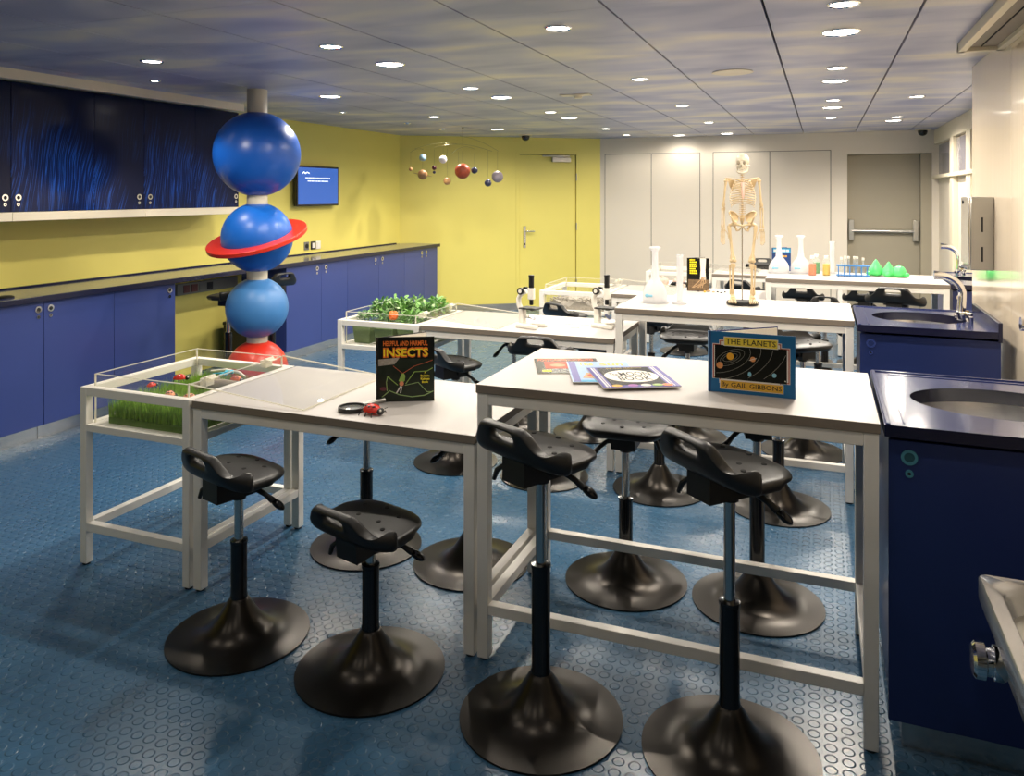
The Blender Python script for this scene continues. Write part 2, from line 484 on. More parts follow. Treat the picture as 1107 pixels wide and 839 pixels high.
# angled yellow wall with door opening
ang = math.atan2(CB[1] - CA[1], CB[0] - CA[0])
LW = math.hypot(CB[0] - CA[0], CB[1] - CA[1])
MW = T(CA[0], CA[1], 0) @ R(ang)
D0, D1, DT = 1.66, 2.49, 2.165
w = MB()
w.box(-.1, D0, 0, .1, 0, H + .05, 0, MW).box(D1, LW, 0, .1, 0, H + .05, 0, MW).box(D0, D1, 0, .1, DT, H + .05, 0, MW)
w.box(D0, D1, .07, .1, 0, DT, 1, MW)
struct('wall_back_left', w, ['yellow', 'gap'])
# back wall, cream, with the recess of the exit door
EX0, EX1, ET = 0.296, 1.255, 2.12
w = MB()
w.box(CB[0], EX0, YB, YB + .2, 0, H + .05).box(EX1, XR2 + .2, YB, YB + .2, 0, H + .05).box(EX0, EX1, YB, YB + .2, ET, H + .05)
w.box(EX0 - .1, EX1 + .1, YB + .2, YB + .25, 0, ET + .1)
struct('wall_back', w, 'white_wall')
w = MB().box(XR2, XR2 + .15, YR, YB, 0, H + .05)
struct('wall_right', w, 'white_wall')
w = MB()
ys = [YF, -1.0, 0.7, 2.25, 3.42, 4.47, YR]
for a, b in zip(ys[:-1], ys[1:]):
    w.box(XR, XR + .04, a + .002, b - .002, 0, H + .02)
w.box(XR + .04, XR + .10, YF, YR - .01, 0, H + .02, 1)
w.box(XR + .04, XR2 + .1, YR - .09, YR, 0, H + .02, 0)
struct('wall_right_panelled', w, ['gloss_cream', 'gap'])
struct('wall_front', MB().box(XL, XR + .1, YF - .1, YF, 0, H + .05), 'dark_wall')

# pilaster and high recesses of the far right wall
w = MB()
w.box(XR2 - .05, XR2, 9.4, 9.62, 0, 1.80).box(XR2 - .07, XR2, 7.6, YB, 1.80, 1.84).box(XR2 - .05, XR2, 8.35, 8.6, 0, 1.80).box(XR2 - .05, XR2, YR, YB, 2.22, H)
for a, b in ((9.4, 9.62), (8.35, 8.6)): w.box(XR2 - .05, XR2, a, b, 1.84, 2.22)
struct('trim_1', w, 'trim', bevel=.004)
w = MB()
for a, b in ((9.66, 10.7), (8.64, 9.36), (7.5, 8.31)):
    w.box(XR2 - .02, XR2 - .005, a, b, 1.85, 2.20)
struct('window_1', w, 'glass_grey')

# ceiling tiles
w = MB()
px, py = 0.615, 0.6
xs0 = -0.2275
gx, gy = 0.0055, 0.0014
for i in range(-9, 4):
    for j in range(-9, 14):
        x0 = xs0 + i * px; y0 = 3.80 + (j - 2) * py
        x1 = x0 + px; y1 = y0 + py
        cx0, cx1 = max(x0 + gx, XL), min(x1 - gx, XR2 + .1)
        cy0, cy1 = max(y0 + gy, YF), min(y1 - gy, YB + .1)
        if cx1 - cx0 < .02 or cy1 - cy0 < .02: continue
        # the yellow wall cuts the far left corner
        if cy0 > CA[1] + (cx1 - CA[0]) * (CB[1] - CA[1]) / (CB[0] - CA[0]) + .15: continue
        w.box(cx0, cx1, cy0, cy1, H, H + .02, 0)
w.box(XL - .1, XR2 + .2, YF - .1, YB + .2, H + .022, H + .06, 1)
origin(struct('ceiling', w, ['cloud', 'gap']), (0, 0, H))

# soffit over the wall cabinets, light cove over the sinks
w = MB().box(-4.74, -4.70, YF, 5.50, 2.335, H).box(XL, -4.72, YF, 5.50, 2.355, H)
struct('trim_2', w, 'trim')
w = MB()
w.box(.655, .69, YF, 4.66, 2.352, H).box(.655, XR, 4.62, 4.66, 2.352, H).box(.83, XR, YF, 4.66, 2.352, H).box(.69, .83, YF, 4.62, 2.372, H, 1)
w.box(.752, .756, YF, 4.6, 2.366, H, 2)
struct('trim_3', w, ['trim', 'band', 'gap'], bevel=.003)
struct('baseboard_back', MB().box(CB[0], EX0, YB - .012, YB, 0, .09), 'steel_dark')
struct('baseboard_back_left', MB().box(0, D0 - .01, -.012, 0, 0, .09, 0, MW).box(D1 + .01, LW, -.012, 0, 0, .09, 0, MW), 'steel_dark')

# doors --------------------------------------------------------------
d = struct('door_1', MB().box(D0 + .006, D1 - .006, .02, .06, .008, DT - .006, 0, MW), 'yellow', bevel=.002)
fr = MB()
for a, b in ((D0 - .05, D0), (D1, D1 + .05)):
    fr.box(a, b, -.004, .002, 0, DT + .05, 0, MW)
fr.box(D0, D1, -.004, .002, DT, DT + .05, 0, MW)
obj('door_frame', fr, 'yellow', d, bevel=.001)
hd = MB().box(D0 + .06, D0 + .095, .008, .02, .86, 1.16, 0, MW)
hd.tube([(D0 + .078, .02, 1.09), (D0 + .078, -.035, 1.09)], .01, 10, 0, MW)
hd.tube([(D0 + .078, -.035, 1.09), (D0 + .21, -.035, 1.09)], .009, 10, 0, MW)
hd.cyl(.012, -.004, .004, 16, 1, MW @ T(D0 + .078, .008, .91) @ R(PI / 2, 'X'))
obj('door_handle', hd, ['steel', 'ink'], d, bevel=.002)
cl = MB().box(D1 - .36, D1 - .09, -.035, .015, 2.06, 2.125, 0, MW).box(D1 - .50, D1 - .10, -.02, 0, 2.135, 2.155, 0, MW)
cl.tube([(D1 - .2, -.03, 2.13), (D1 - .47, -.03, 2.145)], .008, 8, 0, MW)
obj('door_closer', cl, 'steel_dark', d, bevel=.003)
for z in (.35, 1.15, 1.85):
    obj('hinge', MB().cyl(.009, z - .05, z + .05, 10, 0, MW @ T(D1 + .001, -.006, 0)), 'steel_dark', d)
d = struct('door_2', MB().box(EX0 + .004, EX1 - .12, YB + .15, YB + .195, .005, ET - .004), 'olive', bevel=.002)
obj('door_reveal', MB().box(EX1 - .12, EX1 - .002, YB + .02, YB + .198, 0, ET - .004), 'olive', d)
pb = MB()
for x in (EX0 + .05, EX1 - .17):
    pb.box(x - .03, x + .03, YB + .07, YB + .15, 1.02, 1.28, 0)
pb.tube([(EX0 + .05, YB + .085, 1.14), (EX1 - .17, YB + .085, 1.14)], .018, 12)
obj('push_bar', pb, 'steel_dark', d, bevel=.004)
# flush cream leaves in the back wall
def leafpair(n, x0, xm, x1, top):
    o = struct('door_%d' % n, MB().box(x0 + .004, xm - .004, YB - .008, YB, .02, top).box(xm + .004, x1 - .004, YB - .008, YB, .02, top), 'white_wall')
    obj('shadow_gap', MB().box(x0 - .003, x1 + .003, YB - .003, YB, .012, top + .006), 'gap', o)
leafpair(3, -2.88, -2.216, -1.55, 2.17)
leafpair(4, -1.375, -.645, .10, 2.17)

# security cameras
for (x, y, lab) in ((-3.66, 9.72, 'black dome camera on the ceiling above the yellow door'), (1.13, 10.65, 'black dome camera on the ceiling above the exit door')):
    t = thing('security_camera', lab, 'camera', (x, y, H), 0, 'ceiling dome cameras')
    obj('mount', MB().cyl(.085, -.018, 0, 24), 'trim', t)
    obj('dome', MB().lathe([(.055, -.018), (.054, -.04), (.045, -.065), (.025, -.08), (.001, -.085)], 24), 'black_gloss', t)

# ------------------------------------------------------------------ downlights
def ordn(i): return ['nearest', 'second', 'third', 'fourth', 'fifth', 'sixth', 'seventh', 'eighth', 'ninth', 'tenth'][i]
LIGHTS = {
    -4.28: [('p', 4.11), ('p', 6.38), ('p', 7.64), ('p', 8.5)],
    -3.67: [('s', 3.5), ('L', 5.3), ('s', 7.1), ('L', 8.77)],
    -2.42: [('s', 3.5), ('L', 4.11), ('s', 5.27), ('L', 5.87), ('s', 7.1), ('L', 7.7), ('s', 9.16), ('s', 10.24)],
    -1.155: [('s', 3.5), ('s', 5.27), ('s', 7.01), ('s', 8.77), ('L', 10.48)],
    -1.78: [('L', 10.56)],
    .082: [('s', 3.49), ('L', 4.09), ('s', 5.25), ('L', 5.85), ('s', 7.06), ('L', 7.66), ('s', 8.69)],
    .705: [('s', 7.04), ('s', 8.83), ('L', 9.27)],
}
ROWN = {-4.28: 'beside the blue wall cabinets', -3.67: 'over the planet column', -2.42: 'over the low tables',
        -1.155: 'between low and high tables', -1.78: 'by the cream back wall', .082: 'over the high tables', .705: 'in front of the exit door'}
KN = {'s': 'small round downlight', 'L': 'large round downlight', 'p': 'tiny bright ceiling spotlight'}
PW = {'s': 17.0, 'L': 24.0, 'p': 14.0}
PWS = 0.58
def lamp(x, y, kind, k=1.0):
    ld = bpy.data.lights.new('downlight_lamp', 'SPOT')
    ld.energy = PW[kind] * PWS * 4.2 * k
    ld.color = (1.0, 0.91, 0.78)
    ld.spot_size = math.radians(168 if kind != 'p' else 110)
    ld.spot_blend = 0.55
    ld.shadow_soft_size = {'s': .035, 'L': .06, 'p': .015}[kind]
    lo = bpy.data.objects.new('downlight_lamp', ld)
    COL.objects.link(lo); lo.location = (x, y, H - .03)
    return lo
def mk_light(kind):
    r = {'s': .052, 'L': .078, 'p': .026}[kind]
    k = .014 if kind != 'p' else .012
    ringm = MB().lathe([(r, 0.0), (r + k, 0.0), (r + k, -.004), (r + k * .6, -.009), (r + .002, -.006), (r, 0.0)], 32, cap=False).mesh('trim_ring', 'chrome')
    lensm = MB().cyl(r, -.004, -.001, 32).mesh('lens', 'lens' if kind != 'p' else 'lens_spot')
    return ringm, lensm
LM = {k: mk_light(k) for k in 'sLp'}
for X, row in LIGHTS.items():
    cnt = {}
    for kind, y in row:
        i = cnt.get(kind, 0); cnt[kind] = i + 1
        tot = sum(1 for k, _ in row if k == kind)
        lab = (ordn(i) + ' ' if tot > 1 else '') + KN[kind] + ' of the ceiling row ' + ROWN[X]
        t = thing('ceiling_downlight', lab, 'ceiling light', (X, y, H), 0, 'recessed ceiling downlights')
        obj('trim_ring', LM[kind][0], None, t); obj('lens', LM[kind][1], None, t)
        lamp(X, y, kind, .22 if y > 10 else 1.0)
# the same rows carry on over the part of the room behind the photograph
for X in (-3.67, -2.42, -1.155, .082):
    for y in (1.73, -.04):
        lamp(X, y, 's', .24)
t = thing('ceiling_speaker', 'flat round cream speaker grille in the ceiling between the high tables', 'speaker', (-.537, 5.2, H))
obj('grille', MB().lathe([(.125, 0), (.13, -.004), (.11, -.008), (.105, -.006), (.001, -.006)], 40), 'trim', t)
t = thing('ceiling_detector', 'small cream detector on the ceiling left of the round speaker grille', 'detector', (-1.79, 5.93, H))
obj('base', MB().cyl(.05, -.012, 0, 24).box(-.14, .10, -.05, .05, -.008, 0), 'trim', t)
obj('sensor', MB().cyl(.03, -.03, -.012, 20), 'trim', t)

# ------------------------------------------------------------------ tables
HT, LT = 0.957, 0.776
def table(name, label, cx, y0, w, d, h, stretch, group, low):
    t = thing(name, label, 'table', (cx, y0 + d / 2, 0), 0, group)
    x0, x1, ya, yb = -w / 2, w / 2, -d / 2, d / 2
    top = MB().box(x0, x1, ya, yb, h - .030, h, 0)
    top.m = [1, 0, 1, 1, 1, 1]
    obj('tabletop', top, ['top', 'band'], t, bevel=.0015)
    L = .040
    hl = h - .030
    for sx in (0, 1):
        for sy in (0, 1):
            xa = x0 + .004 if sx == 0 else x1 - L - .004
            yy = ya + .004 if sy == 0 else yb - L - .004
            lg = obj('leg', MB().box(xa, xa + L, yy, yy + L, .008, hl), 'frame', t, bevel=.002)
            obj('foot_glide', MB().cyl(.017, 0, .010, 12, 0, T(xa + L / 2, yy + L / 2, 0)), 'black', lg)
    a0, a1 = x0 + .004 + L, x1 - .004 - L
    b0, b1 = ya + .004 + L, yb - .004 - L
    for yy in (ya + .006, yb - .006 - .036):
        obj('apron_rail', MB().box(a0, a1, yy, yy + .036, hl - .04, hl), 'frame', t, bevel=.002)
    for xa in (x0 + .006, x1 - .006 - .036):
        obj('apron_rail', MB().box(xa, xa + .036, b0, b1, hl - .04, hl), 'frame', t, bevel=.002)
        obj('stretcher', MB().box(xa, xa + .036, b0, b1, .160, .196), 'frame', t, bevel=.002)
    if stretch:
        for yy in (ya + .006, yb - .006 - .036):
            obj('stretcher', MB().box(a0, a1, yy, yy + .036, .160, .196), 'frame', t, bevel=.002)
    return t

ROWS = dict(A=2.48, B=4.43, C=6.42, D=8.40)
DEP = .685
XO = dict(A=0, B=0, C=.705, D=.59)
HG, LG = 'high white tables', 'low white tables'
table('high_table', 'nearest high white table holding the planets book', -.482, ROWS['A'], 1.275, DEP, HT, True, HG, False)
table('high_table', 'high white table under the standing skeleton', -.482, ROWS['B'], 1.275, DEP, HT, True, HG, False)
table('high_table', 'farthest high white table, under the green blobs and test tubes', -.482 + .705, ROWS['C'], 1.275, DEP, HT, True, HG, False)
table('low_table', 'nearest low white table holding the insects book', -1.755, ROWS['A'], 1.262, DEP, LT, False, LG, True)
table('low_table', 'low white table under the two microscopes', -1.755, ROWS['B'], 1.262, DEP, LT, False, LG, True)
table('low_table', 'low white table behind the microscopes, under the dark root-cover book', -1.755 + .72, ROWS['C'], 1.23, DEP, LT, False, LG, True)
table('low_table', 'farthest low white table, in front of the cream back wall', -1.755 + 1.31, ROWS['D'], 1.262, DEP, LT, False, LG, True)

# ------------------------------------------------------------------ terrarium carts
def cart(label, x0, y0, lid=True, w=.612, hinge=True):
    d = DEP
    t = thing('terrarium_cart', label, 'terrarium', (x0 + w / 2, y0 + d / 2, 0), 0, 'terrarium carts')
    a, b, c, e = -w / 2, w / 2, -d / 2, d / 2
    L = .036
    for xa in (a, b - L):
        for yy in (c, e - L):
            lg = obj('leg', MB().box(xa, xa + L, yy, yy + L, .008, LT), 'frame', t, bevel=.002)
            obj('foot_glide', MB().cyl(.016, 0, .010, 12, 0, T(xa + L / 2, yy + L / 2, 0)), 'black', lg)
    for z0, z1, nm in ((LT - L, LT, 'top_rail'), (.585, .615, 'tray_rail'), (.150, .186, 'stretcher')):
        for yy in (c, e - L):
            obj(nm, MB().box(a + L, b - L, yy, yy + L, z0, z1), 'frame', t, bevel=.002)
        for xa in (a, b - L):
            obj(nm, MB().box(xa, xa + L, c + L, e - L, z0, z1), 'frame', t, bevel=.002)
    obj('tray', MB().box(a + L, b - L, c + L, e - L, .598, .612), 'frame', t)
    # clear case, open at the top
    z0, z1, th, i = .612, .828, .005, L + .004
    g = MB(); ed = MB()
    X0, X1, Y0, Y1 = a + i, b - i, c + i, e - i
    g.box(X0, X1, Y0, Y0 + th, z0, z1 - .003).box(X0, X1, Y1 - th, Y1, z0, z1 - .003)
    g.box(X0, X0 + th, Y0 + th, Y1 - th, z0, z1 - .003).box(X1 - th, X1, Y0 + th, Y1 - th, z0, z1 - .003)
    obj('clear_case', g, 'acrylic', t)
    for p, q in (((X0, Y0), (X1, Y0 + th)), ((X0, Y1 - th), (X1, Y1)), ((X0, Y0), (X0 + th, Y1)), ((X1 - th, Y0), (X1, Y1))):
        ed.box(p[0], q[0], p[1], q[1], z1 - .003, z1)
    for xx in (X0, X1 - th):
        for yy in (Y0, Y1 - th):
            ed.box(xx - .0005, xx + th + .0005, yy - .0005, yy + th + .0005, z0, z1)
    obj('case_edge', ed, 'acrylic_edge', t)
    if lid:
        # lid swung open: it slopes from the hinges down onto the table next to it
        x2 = X1 + .575
        zt, zb = z1 + .002, LT + .004
        ln = math.hypot(x2 - X1, zt - zb)
        M = T(X1, 0, zt) @ R(math.atan2(zt - zb, x2 - X1), 'Y')
        lb = obj('lid', MB().box(0, ln, Y0, Y1, -.002, .002, 0, M), 'acrylic', t)
        e2 = MB().box(0, ln, Y0 - .003, Y0, -.002, .003, 0, M).box(0, ln, Y1, Y1 + .003, -.002, .003, 0, M).box(ln - .003, ln, Y0, Y1, -.002, .003, 0, M)
        obj('lid_edge', e2, 'acrylic_edge', lb)
        for yy in (Y0 + .09, Y1 - .13):
            h = MB().cyl(.008, 0, .055, 12, 0, T(X1 + .002, yy, z1 + .006) @ R(-PI / 2, 'X'))
            h.box(X1 - .03, X1 + .004, yy + .004, yy + .05, z1 - .03, z1 + .002).box(0, .03, yy + .004, yy + .05, .002, .005, 0, M)
            obj('hinge', h, 'acrylic_edge', t)
    return t
CX = {}
for k, x0, lab in (('A', -3.012, 'nearest terrarium cart, with turf and toy bugs inside'),
                   ('B', -3.012, 'second terrarium cart, filled with leafy plants in green pots'),
                   ('C', -2.29, 'terrarium cart of grey gravel in front of the yellow wall'),
                   ('D', -1.775, 'farthest terrarium cart, holding pink models by the cream wall')):
    cart(lab, x0, ROWS[k]); CX[k] = (x0 + .306, ROWS[k] + DEP / 2)

# ------------------------------------------------------------------ stools
def seat_mesh():
    NU, NV = 32, 34
    hw = .190
    v = []; f = []
    c0, c1 = .30, .55
    def sm(a, b, x):
        t = max(0, min(1, (x - a) / (b - a))); return t * t * (3 - 2 * t)
    def pt(u, vv):
        au = abs(u)
        g = 1 - sm(.46, .96, au)
        if vv <= c0:
            t = (vv + 1) / (1 + c0)
            y = .130 - t * .225
            z = -.016 * max(0, (-vv - .5) / .5) ** 2
            wf = 1 - .10 * max(0, (-vv - .55) / .45) ** 2
        else:
            a = min(1, (vv - c0) / (c1 - c0)) * math.radians(70)
            k = .030 * (.06 + .94 * g)
            y = -.095 - .030 * math.sin(a) * (1 - .9 * au ** 4); z = k * (1 - math.cos(a)) * 1.2
            wf = 1.0
            if vv > c1:
                t = (vv - c1) / (1 - c1)
                Ln = .004 + .068 * g
                y -= .30 * Ln * t * (1 - .8 * au ** 4); z += .95 * Ln * t * (.1 + .9 * g)
                wf = 1 - .04 * t
        fr = sm(.1, -1, vv); re = sm(.0, 1, vv)
        y -= .055 * fr * au ** 4.5
        y += .045 * sm(-.5, c0, vv) * au ** 4
        z -= .012 * au ** 3
        z -= .003 * (1 - u * u) * (1 - re)
        return (hw * u * wf, y, z)
    for j in range(NV + 1):
        for i in range(NU + 1):
            v.append(pt(-1 + 2 * i / NU, -1 + 2 * j / NV))
    for j in range(NV):
        for i in range(NU):
            uc = -1 + 2 * (i + .5) / NU; vc = -1 + 2 * (j + .5) / NV
            if abs(uc) < .25 and .70 < vc < .86: continue
            n = NU + 1
            f.append((j * n + i, (j + 1) * n + i, (j + 1) * n + i + 1, j * n + i + 1))
    me = bpy.data.meshes.new('seat')
    me.from_pydata(v, [], f)
    o = bpy.data.objects.new('seat_tmp', me); COL.objects.link(o)
    s = o.modifiers.new('s', 'SOLIDIFY'); s.thickness = .036; s.offset = -1
    sk_ = o.modifiers.new('k', 'SMOOTH'); sk_.factor = .5; sk_.iterations = 4
    su = o.modifiers.new('u', 'SUBSURF'); su.levels = 1
    dg = bpy.context.evaluated_depsgraph_get()
    ev = bpy.data.meshes.new_from_object(o.evaluated_get(dg))
    mb = MB(); mb.add([p.co.copy() for p in ev.vertices], [tuple(p.vertices) for p in ev.polygons])
    bpy.data.objects.remove(o)
    for (x, y) in ((-.085, .05), (0, .075), (.085, .05), (-.05, -.01), (.05, -.01), (-.10, -.04), (.10, -.04)):
        mb.cyl(.0080, -.010, .0004, 14, 1, T(x, y, -.0025))
    return mb.mesh('seat', ['black_pu', 'hole'], 60)

SEAT = seat_mesh()
bp = []
for i in range(23):
    t = i / 22
    r = .252 - (.252 - .031) * (1 - (1 - t) ** 1.6)
    z = .006 + .134 * (math.exp(-((r - .031) / .060) ** 1.28))
    bp.append((r, z))
bp = [(.245, 0), (.252, .001)] + bp + [(.030, .146)]
BASE = MB().lathe(bp, 56).mesh('base', 'bronze', 30)
MECH = MB().box(-.050, .050, -.115, .06, -.105, -.032).box(-.075, .075, -.075, .09, -.050, -.028).cyl(.026, -.125, -.10, 16).box(.04, .066, -.02, .05, -.085, -.045).mesh('mechanism', 'black')
lv = MB().tube([(.045, .01, -.080), (.075, .03, -.085), (.10, .05, -.105), (.12, .065, -.125)], [.011, .010, .009, .012], 10)
lv.sphere((0, 0, 0), (.030, .017, .013), 14, 1, T(.135, .075, -.137) @ R(.5) @ R(.6, 'Y'))
LEVER = lv.mesh('lever', ['black', 'black_gloss'])
LEVER2 = MB().tube([(-.05, -.06, -.07), (-.085, -.07, -.075), (-.115, -.08, -.10), (-.125, -.085, -.13)], [.008, .008, .009, .007], 8).mesh('tilt_lever', 'black')

def stool(x, y, seat, phi, label, slv=None, tilt=0.0):
    t = thing('sit_stand_stool', label, 'stool', (x, y, 0), -math.radians(phi), 'black sit-stand stools')
    slv = slv or (.35 if seat < .70 else .46)
    slv = min(slv, seat - .12)
    obj('base', BASE, None, t)
    obj('sleeve', MB().lathe([(.031, .135), (.031, .15), (.029, .155), (.029, slv - .012), (.031, slv - .010), (.031, slv), (.018, slv + .002)], 24), 'black_gloss', t)
    obj('column', MB().cyl(.0165, slv - .02, seat - .105, 20), 'post_chrome', t)
    Mx = T(0, 0, seat + .022) @ R(tilt, 'X')
    for nm, me in (('mechanism', MECH), ('lever', LEVER), ('tilt_lever', LEVER2), ('seat', SEAT)):
        o = obj(nm, me, None, t); o.matrix_local = Mx
    return t

ST = [
 (-1.99, 2.30, .605, 18, 'low black stool in front of the nearest terrarium and low table joint', None, 0),
 (-1.43, 2.30, .50, 16, 'lowest black stool, front row beneath the nearest low table edge', .36, .10),
 (-.81, 2.285, .83, 27, 'tall black stool at the left front of the nearest high table', .475, 0),
 (-.25, 2.34, .835, 42, 'tall black stool at the right front of the nearest high table', .44, 0),
 (-1.95, 3.10, .61, 175, 'black stool behind the nearest low table, nearer the terrarium', None, 0),
 (-1.43, 3.12, .58, 180, 'black stool behind the nearest low table, nearer the high table', None, 0),
 (-.765, 3.22, .645, 178, 'black stool with seat facing forward behind the flat picture books', None, 0),
 (-.24, 3.24, .745, 170, 'black stool behind the nearest high table, below the planets book', .53, 0),
 (-2.06, 4.27, .60, 32, 'black stool just behind the insects book', None, 0),
 (-1.48, 4.235, .72, 0, 'black stool with handle slot showing, in front of the microscopes', None, 0),
 (-2.02, 5.13, .62, 150, 'black stool behind the left of the microscope table', None, 0),
 (-1.46, 5.13, .60, 200, 'black stool behind the right of the microscope table', None, 0),
 (-.83, 4.28, .60, 15, 'black stool at the left front of the skeleton table', None, 0),
 (-.21, 4.26, .62, 20, 'black stool at the right front of the skeleton table', None, 0),
 (-.835, 5.28, .66, 180, 'black stool behind the skeleton table, seat facing the camera', None, 0),
 (-.115, 5.24, .67, 140, 'black stool seen beside the right edge of the planets book', None, 0),
 (-1.95, 6.15, .625, 28, 'black stool between the two microscopes, by the gravel terrarium', None, 0),
 (-1.27, 6.22, .60, 20, 'black stool behind the left end of the skeleton table', None, 0),
 (-.03, 6.28, .69, 20, 'low black stool in front of the bottles on the far high table', None, 0),
 (.49, 6.12, .865, 15, 'tall black stool in front of the green blobs on the far table', .5, 0),
 (.02, 7.30, .60, 180, 'black stool behind the far high table', None, 0),
 (-.16, 8.10, .62, 10, 'black stool seen beneath the far table behind the bottles', None, 0),
 (.38, 8.13, .62, 10, 'black stool seen beneath the far table behind the test tube rack', None, 0),
 (-.71, 8.15, .66, 25, 'black stool just right of the skeleton shins', None, 0),
 (-.62, 9.36, .76, 170, 'black stool behind the farthest low table near the blue book', None, 0),
 (-1.31, 8.10, .62, 5, 'black stool in front of the pink model terrarium', None, 0),
 (-4.45, 5.02, .80, -95, 'tall black stool at the counter, left of the planet column', .5, 0),
 (-4.45, 5.56, .83, -80, 'tall black stool at the counter, right of the planet column', .5, 0),
]
for a in ST: stool(*a)

# ------------------------------------------------------------------ planet column
t = thing('planet_column', 'planet totem of stacked blue and red balls on a cream pole', 'sculpture', (-3.955, 4.77, 0))
obj('pole', MB().cyl(.074, 0, H, 32), 'bead', t)
obj('planet_ball', MB().sphere((0, 0, 1.915), .318, 56), 'blue1', t)['label'] = 'large royal blue top ball'
q = obj('planet_ball', MB().sphere((0, 0, 1.288), .262, 48), 'blue2', t); q['label'] = 'bright blue ball with the red ring'
MR = T(0, 0, 1.285) @ R(math.radians(21.6), 'Z') @ R(math.radians(-9), 'Y') @ R(math.radians(16), 'X')
obj('planet_ring', MB().ring(.262, .372, -.016, .016, 72, 0, MR), 'red', q, bevel=.004)
obj('planet_ball', MB().sphere((0, 0, .760), .228, 48), 'blue3', t)['label'] = 'pale blue ball'
obj('planet_ball', MB().sphere((0, 0, .292), .225, 48), 'red', t)['label'] = 'red bottom ball'
for z0, z1 in ((1.555, 1.60), (.985, 1.03), (.515, .535)):
    obj('spacer', MB().cyl(.076, z0 - .02, z1 + .02, 32), 'bead', t)

# ------------------------------------------------------------------ left run: base cabinets, worktop, wall cabinets
XC = -4.745
def lockset(mb, x, y, z, s=1.0):
    # x is the door face, the lock looks toward +x
    M = T(x, y, z) @ R(PI / 2, 'Y')
    mb.ring(.013 * s, .023 * s, 0, .006, 24, 0, M); mb.cyl(.013 * s, 0, .003, 20, 1, M)
    M2 = T(x, y, z - .048 * s) @ R(PI / 2, 'Y')
    mb.ring(.005 * s, .012 * s, 0, .005, 18, 0, M2); mb.cyl(.005 * s, 0, .003, 12, 1, M2)

def base_cab(label, ya, yb, seams, locks, dark_end=False):
    t = thing('base_cabinet', label, 'cabinet', ((XL + XC) / 2, (ya + yb) / 2, 0), 0, 'blue base cabinets on the left wall')
    ox, oy = -(XL + XC) / 2, -(ya + yb) / 2
    M = T(ox, oy, 0)
    if dark_end:
        obj('body', MB().prism([(XL + .005, ya + .002), (XC - .02, ya + .002), (XC - .02, yb - .002), (XL + .11, yb - .002), (XL + .005, yb - .09)], .10, .916, 0, M), 'navy', t)
    else:
        obj('body', MB().box(XL + .005, XC - .02, ya + .002, yb - .002, .10, .916, 0, M), 'navy', t)
    obj('plinth', MB().box(XL + .005, XC - .06, ya + .002, yb - .002, 0, .10, 0, M), 'steel', t)
    for a, b in zip(seams[:-1], seams[1:]):
        dr = obj('door', MB().box(XC - .02, XC, a + .002, b - .002, .102, .914, 0, M), 'navy', t, bevel=.0015)
        for l in locks:
            if a < l < b:
                k = MB(); lockset(k, ox + XC, oy + l, .862)
                obj('lock', k, ['chrome', 'ink'], dr)
base_cab('blue base cabinet at the left picture edge, nearest the camera', 2.5, 3.638, [2.5, 3.07, 3.638], [3.598])
base_cab('blue base cabinet left of the open knee space, single lock by its seam', 3.638, 4.76, [3.638, 4.187, 4.76], [3.685, 4.70])
base_cab('blue base cabinet just right of the knee space and planet column', 6.135, 7.17, [6.135, 6.695, 7.17], [6.62, 6.77])
base_cab('blue base cabinet below the wall monitor, middle of the far run', 7.17, 8.40, [7.17, 7.81, 8.40], [7.73, 7.88])
base_cab('blue base cabinet ending the run against the yellow corner', 8.40, 9.28, [8.40, 8.90, 9.28], [8.84, 8.96], True)
w = MB().box(XL + .003, XC + .03, 2.45, 9.14, .918, .950, 0)
w.prism([(XL + .003, 9.14), (XC + .03, 9.14), (XC + .03, 9.30), (XL + .16, 9.30)], .918, .950, 0)
wt = obj('worktop', w, 'navy_dark', None, bevel=.003)
tag(wt, 'long dark blue polished worktop along the yellow left wall', 'worktop')
obj('upstand', MB().box(XL + .003, XL + .022, 2.45, 9.1, .950, .962), 'edge_dark', wt, bevel=.002)
obj('front_edge', MB().box(XC + .012, XC + .034, 2.45, 9.30, .914, .953), 'edge_dark', wt, bevel=.003)
# small round black object at the near end of the worktop
t = thing('cable_grommet', 'black round cable cover on the worktop at the left edge', 'cable cover', (-4.86, 3.46, .950))
obj('cover', MB().lathe([(.05, 0), (.05, .008), (.04, .014), (.001, .014)], 24), 'black', t)
t = thing('socket_strip', 'grey socket strip on the yellow wall inside the knee space', 'socket strip', (XL, 5.6, .77))
obj('housing', MB().box(.002, .03, -.31, .45, -.05, .05), 'grey_pl2', t, bevel=.003)
for i, m in enumerate(('dark_red', 'dark_red', 'grey_pl2', 'black')):
    obj('socket', MB().box(.03, .036, -.24 + i * .095, -.17 + i * .095, -.033, .033).box(.036, .038, -.225 + i * .095, -.185 + i * .095, -.018, .018), m, t, bevel=.002)
t = thing('waste_bin', 'black box bin under the counter behind the planet column', 'bin', (-5.0, 5.90, 0))
obj('body', MB().prism([(-.16, -.15), (.16, -.15), (.16, .15), (-.16, .15)], 0, .40), 'black', t, bevel=.01)
obj('lid', MB().box(-.165, .165, -.155, .155, .40, .43), 'black', t, bevel=.008)

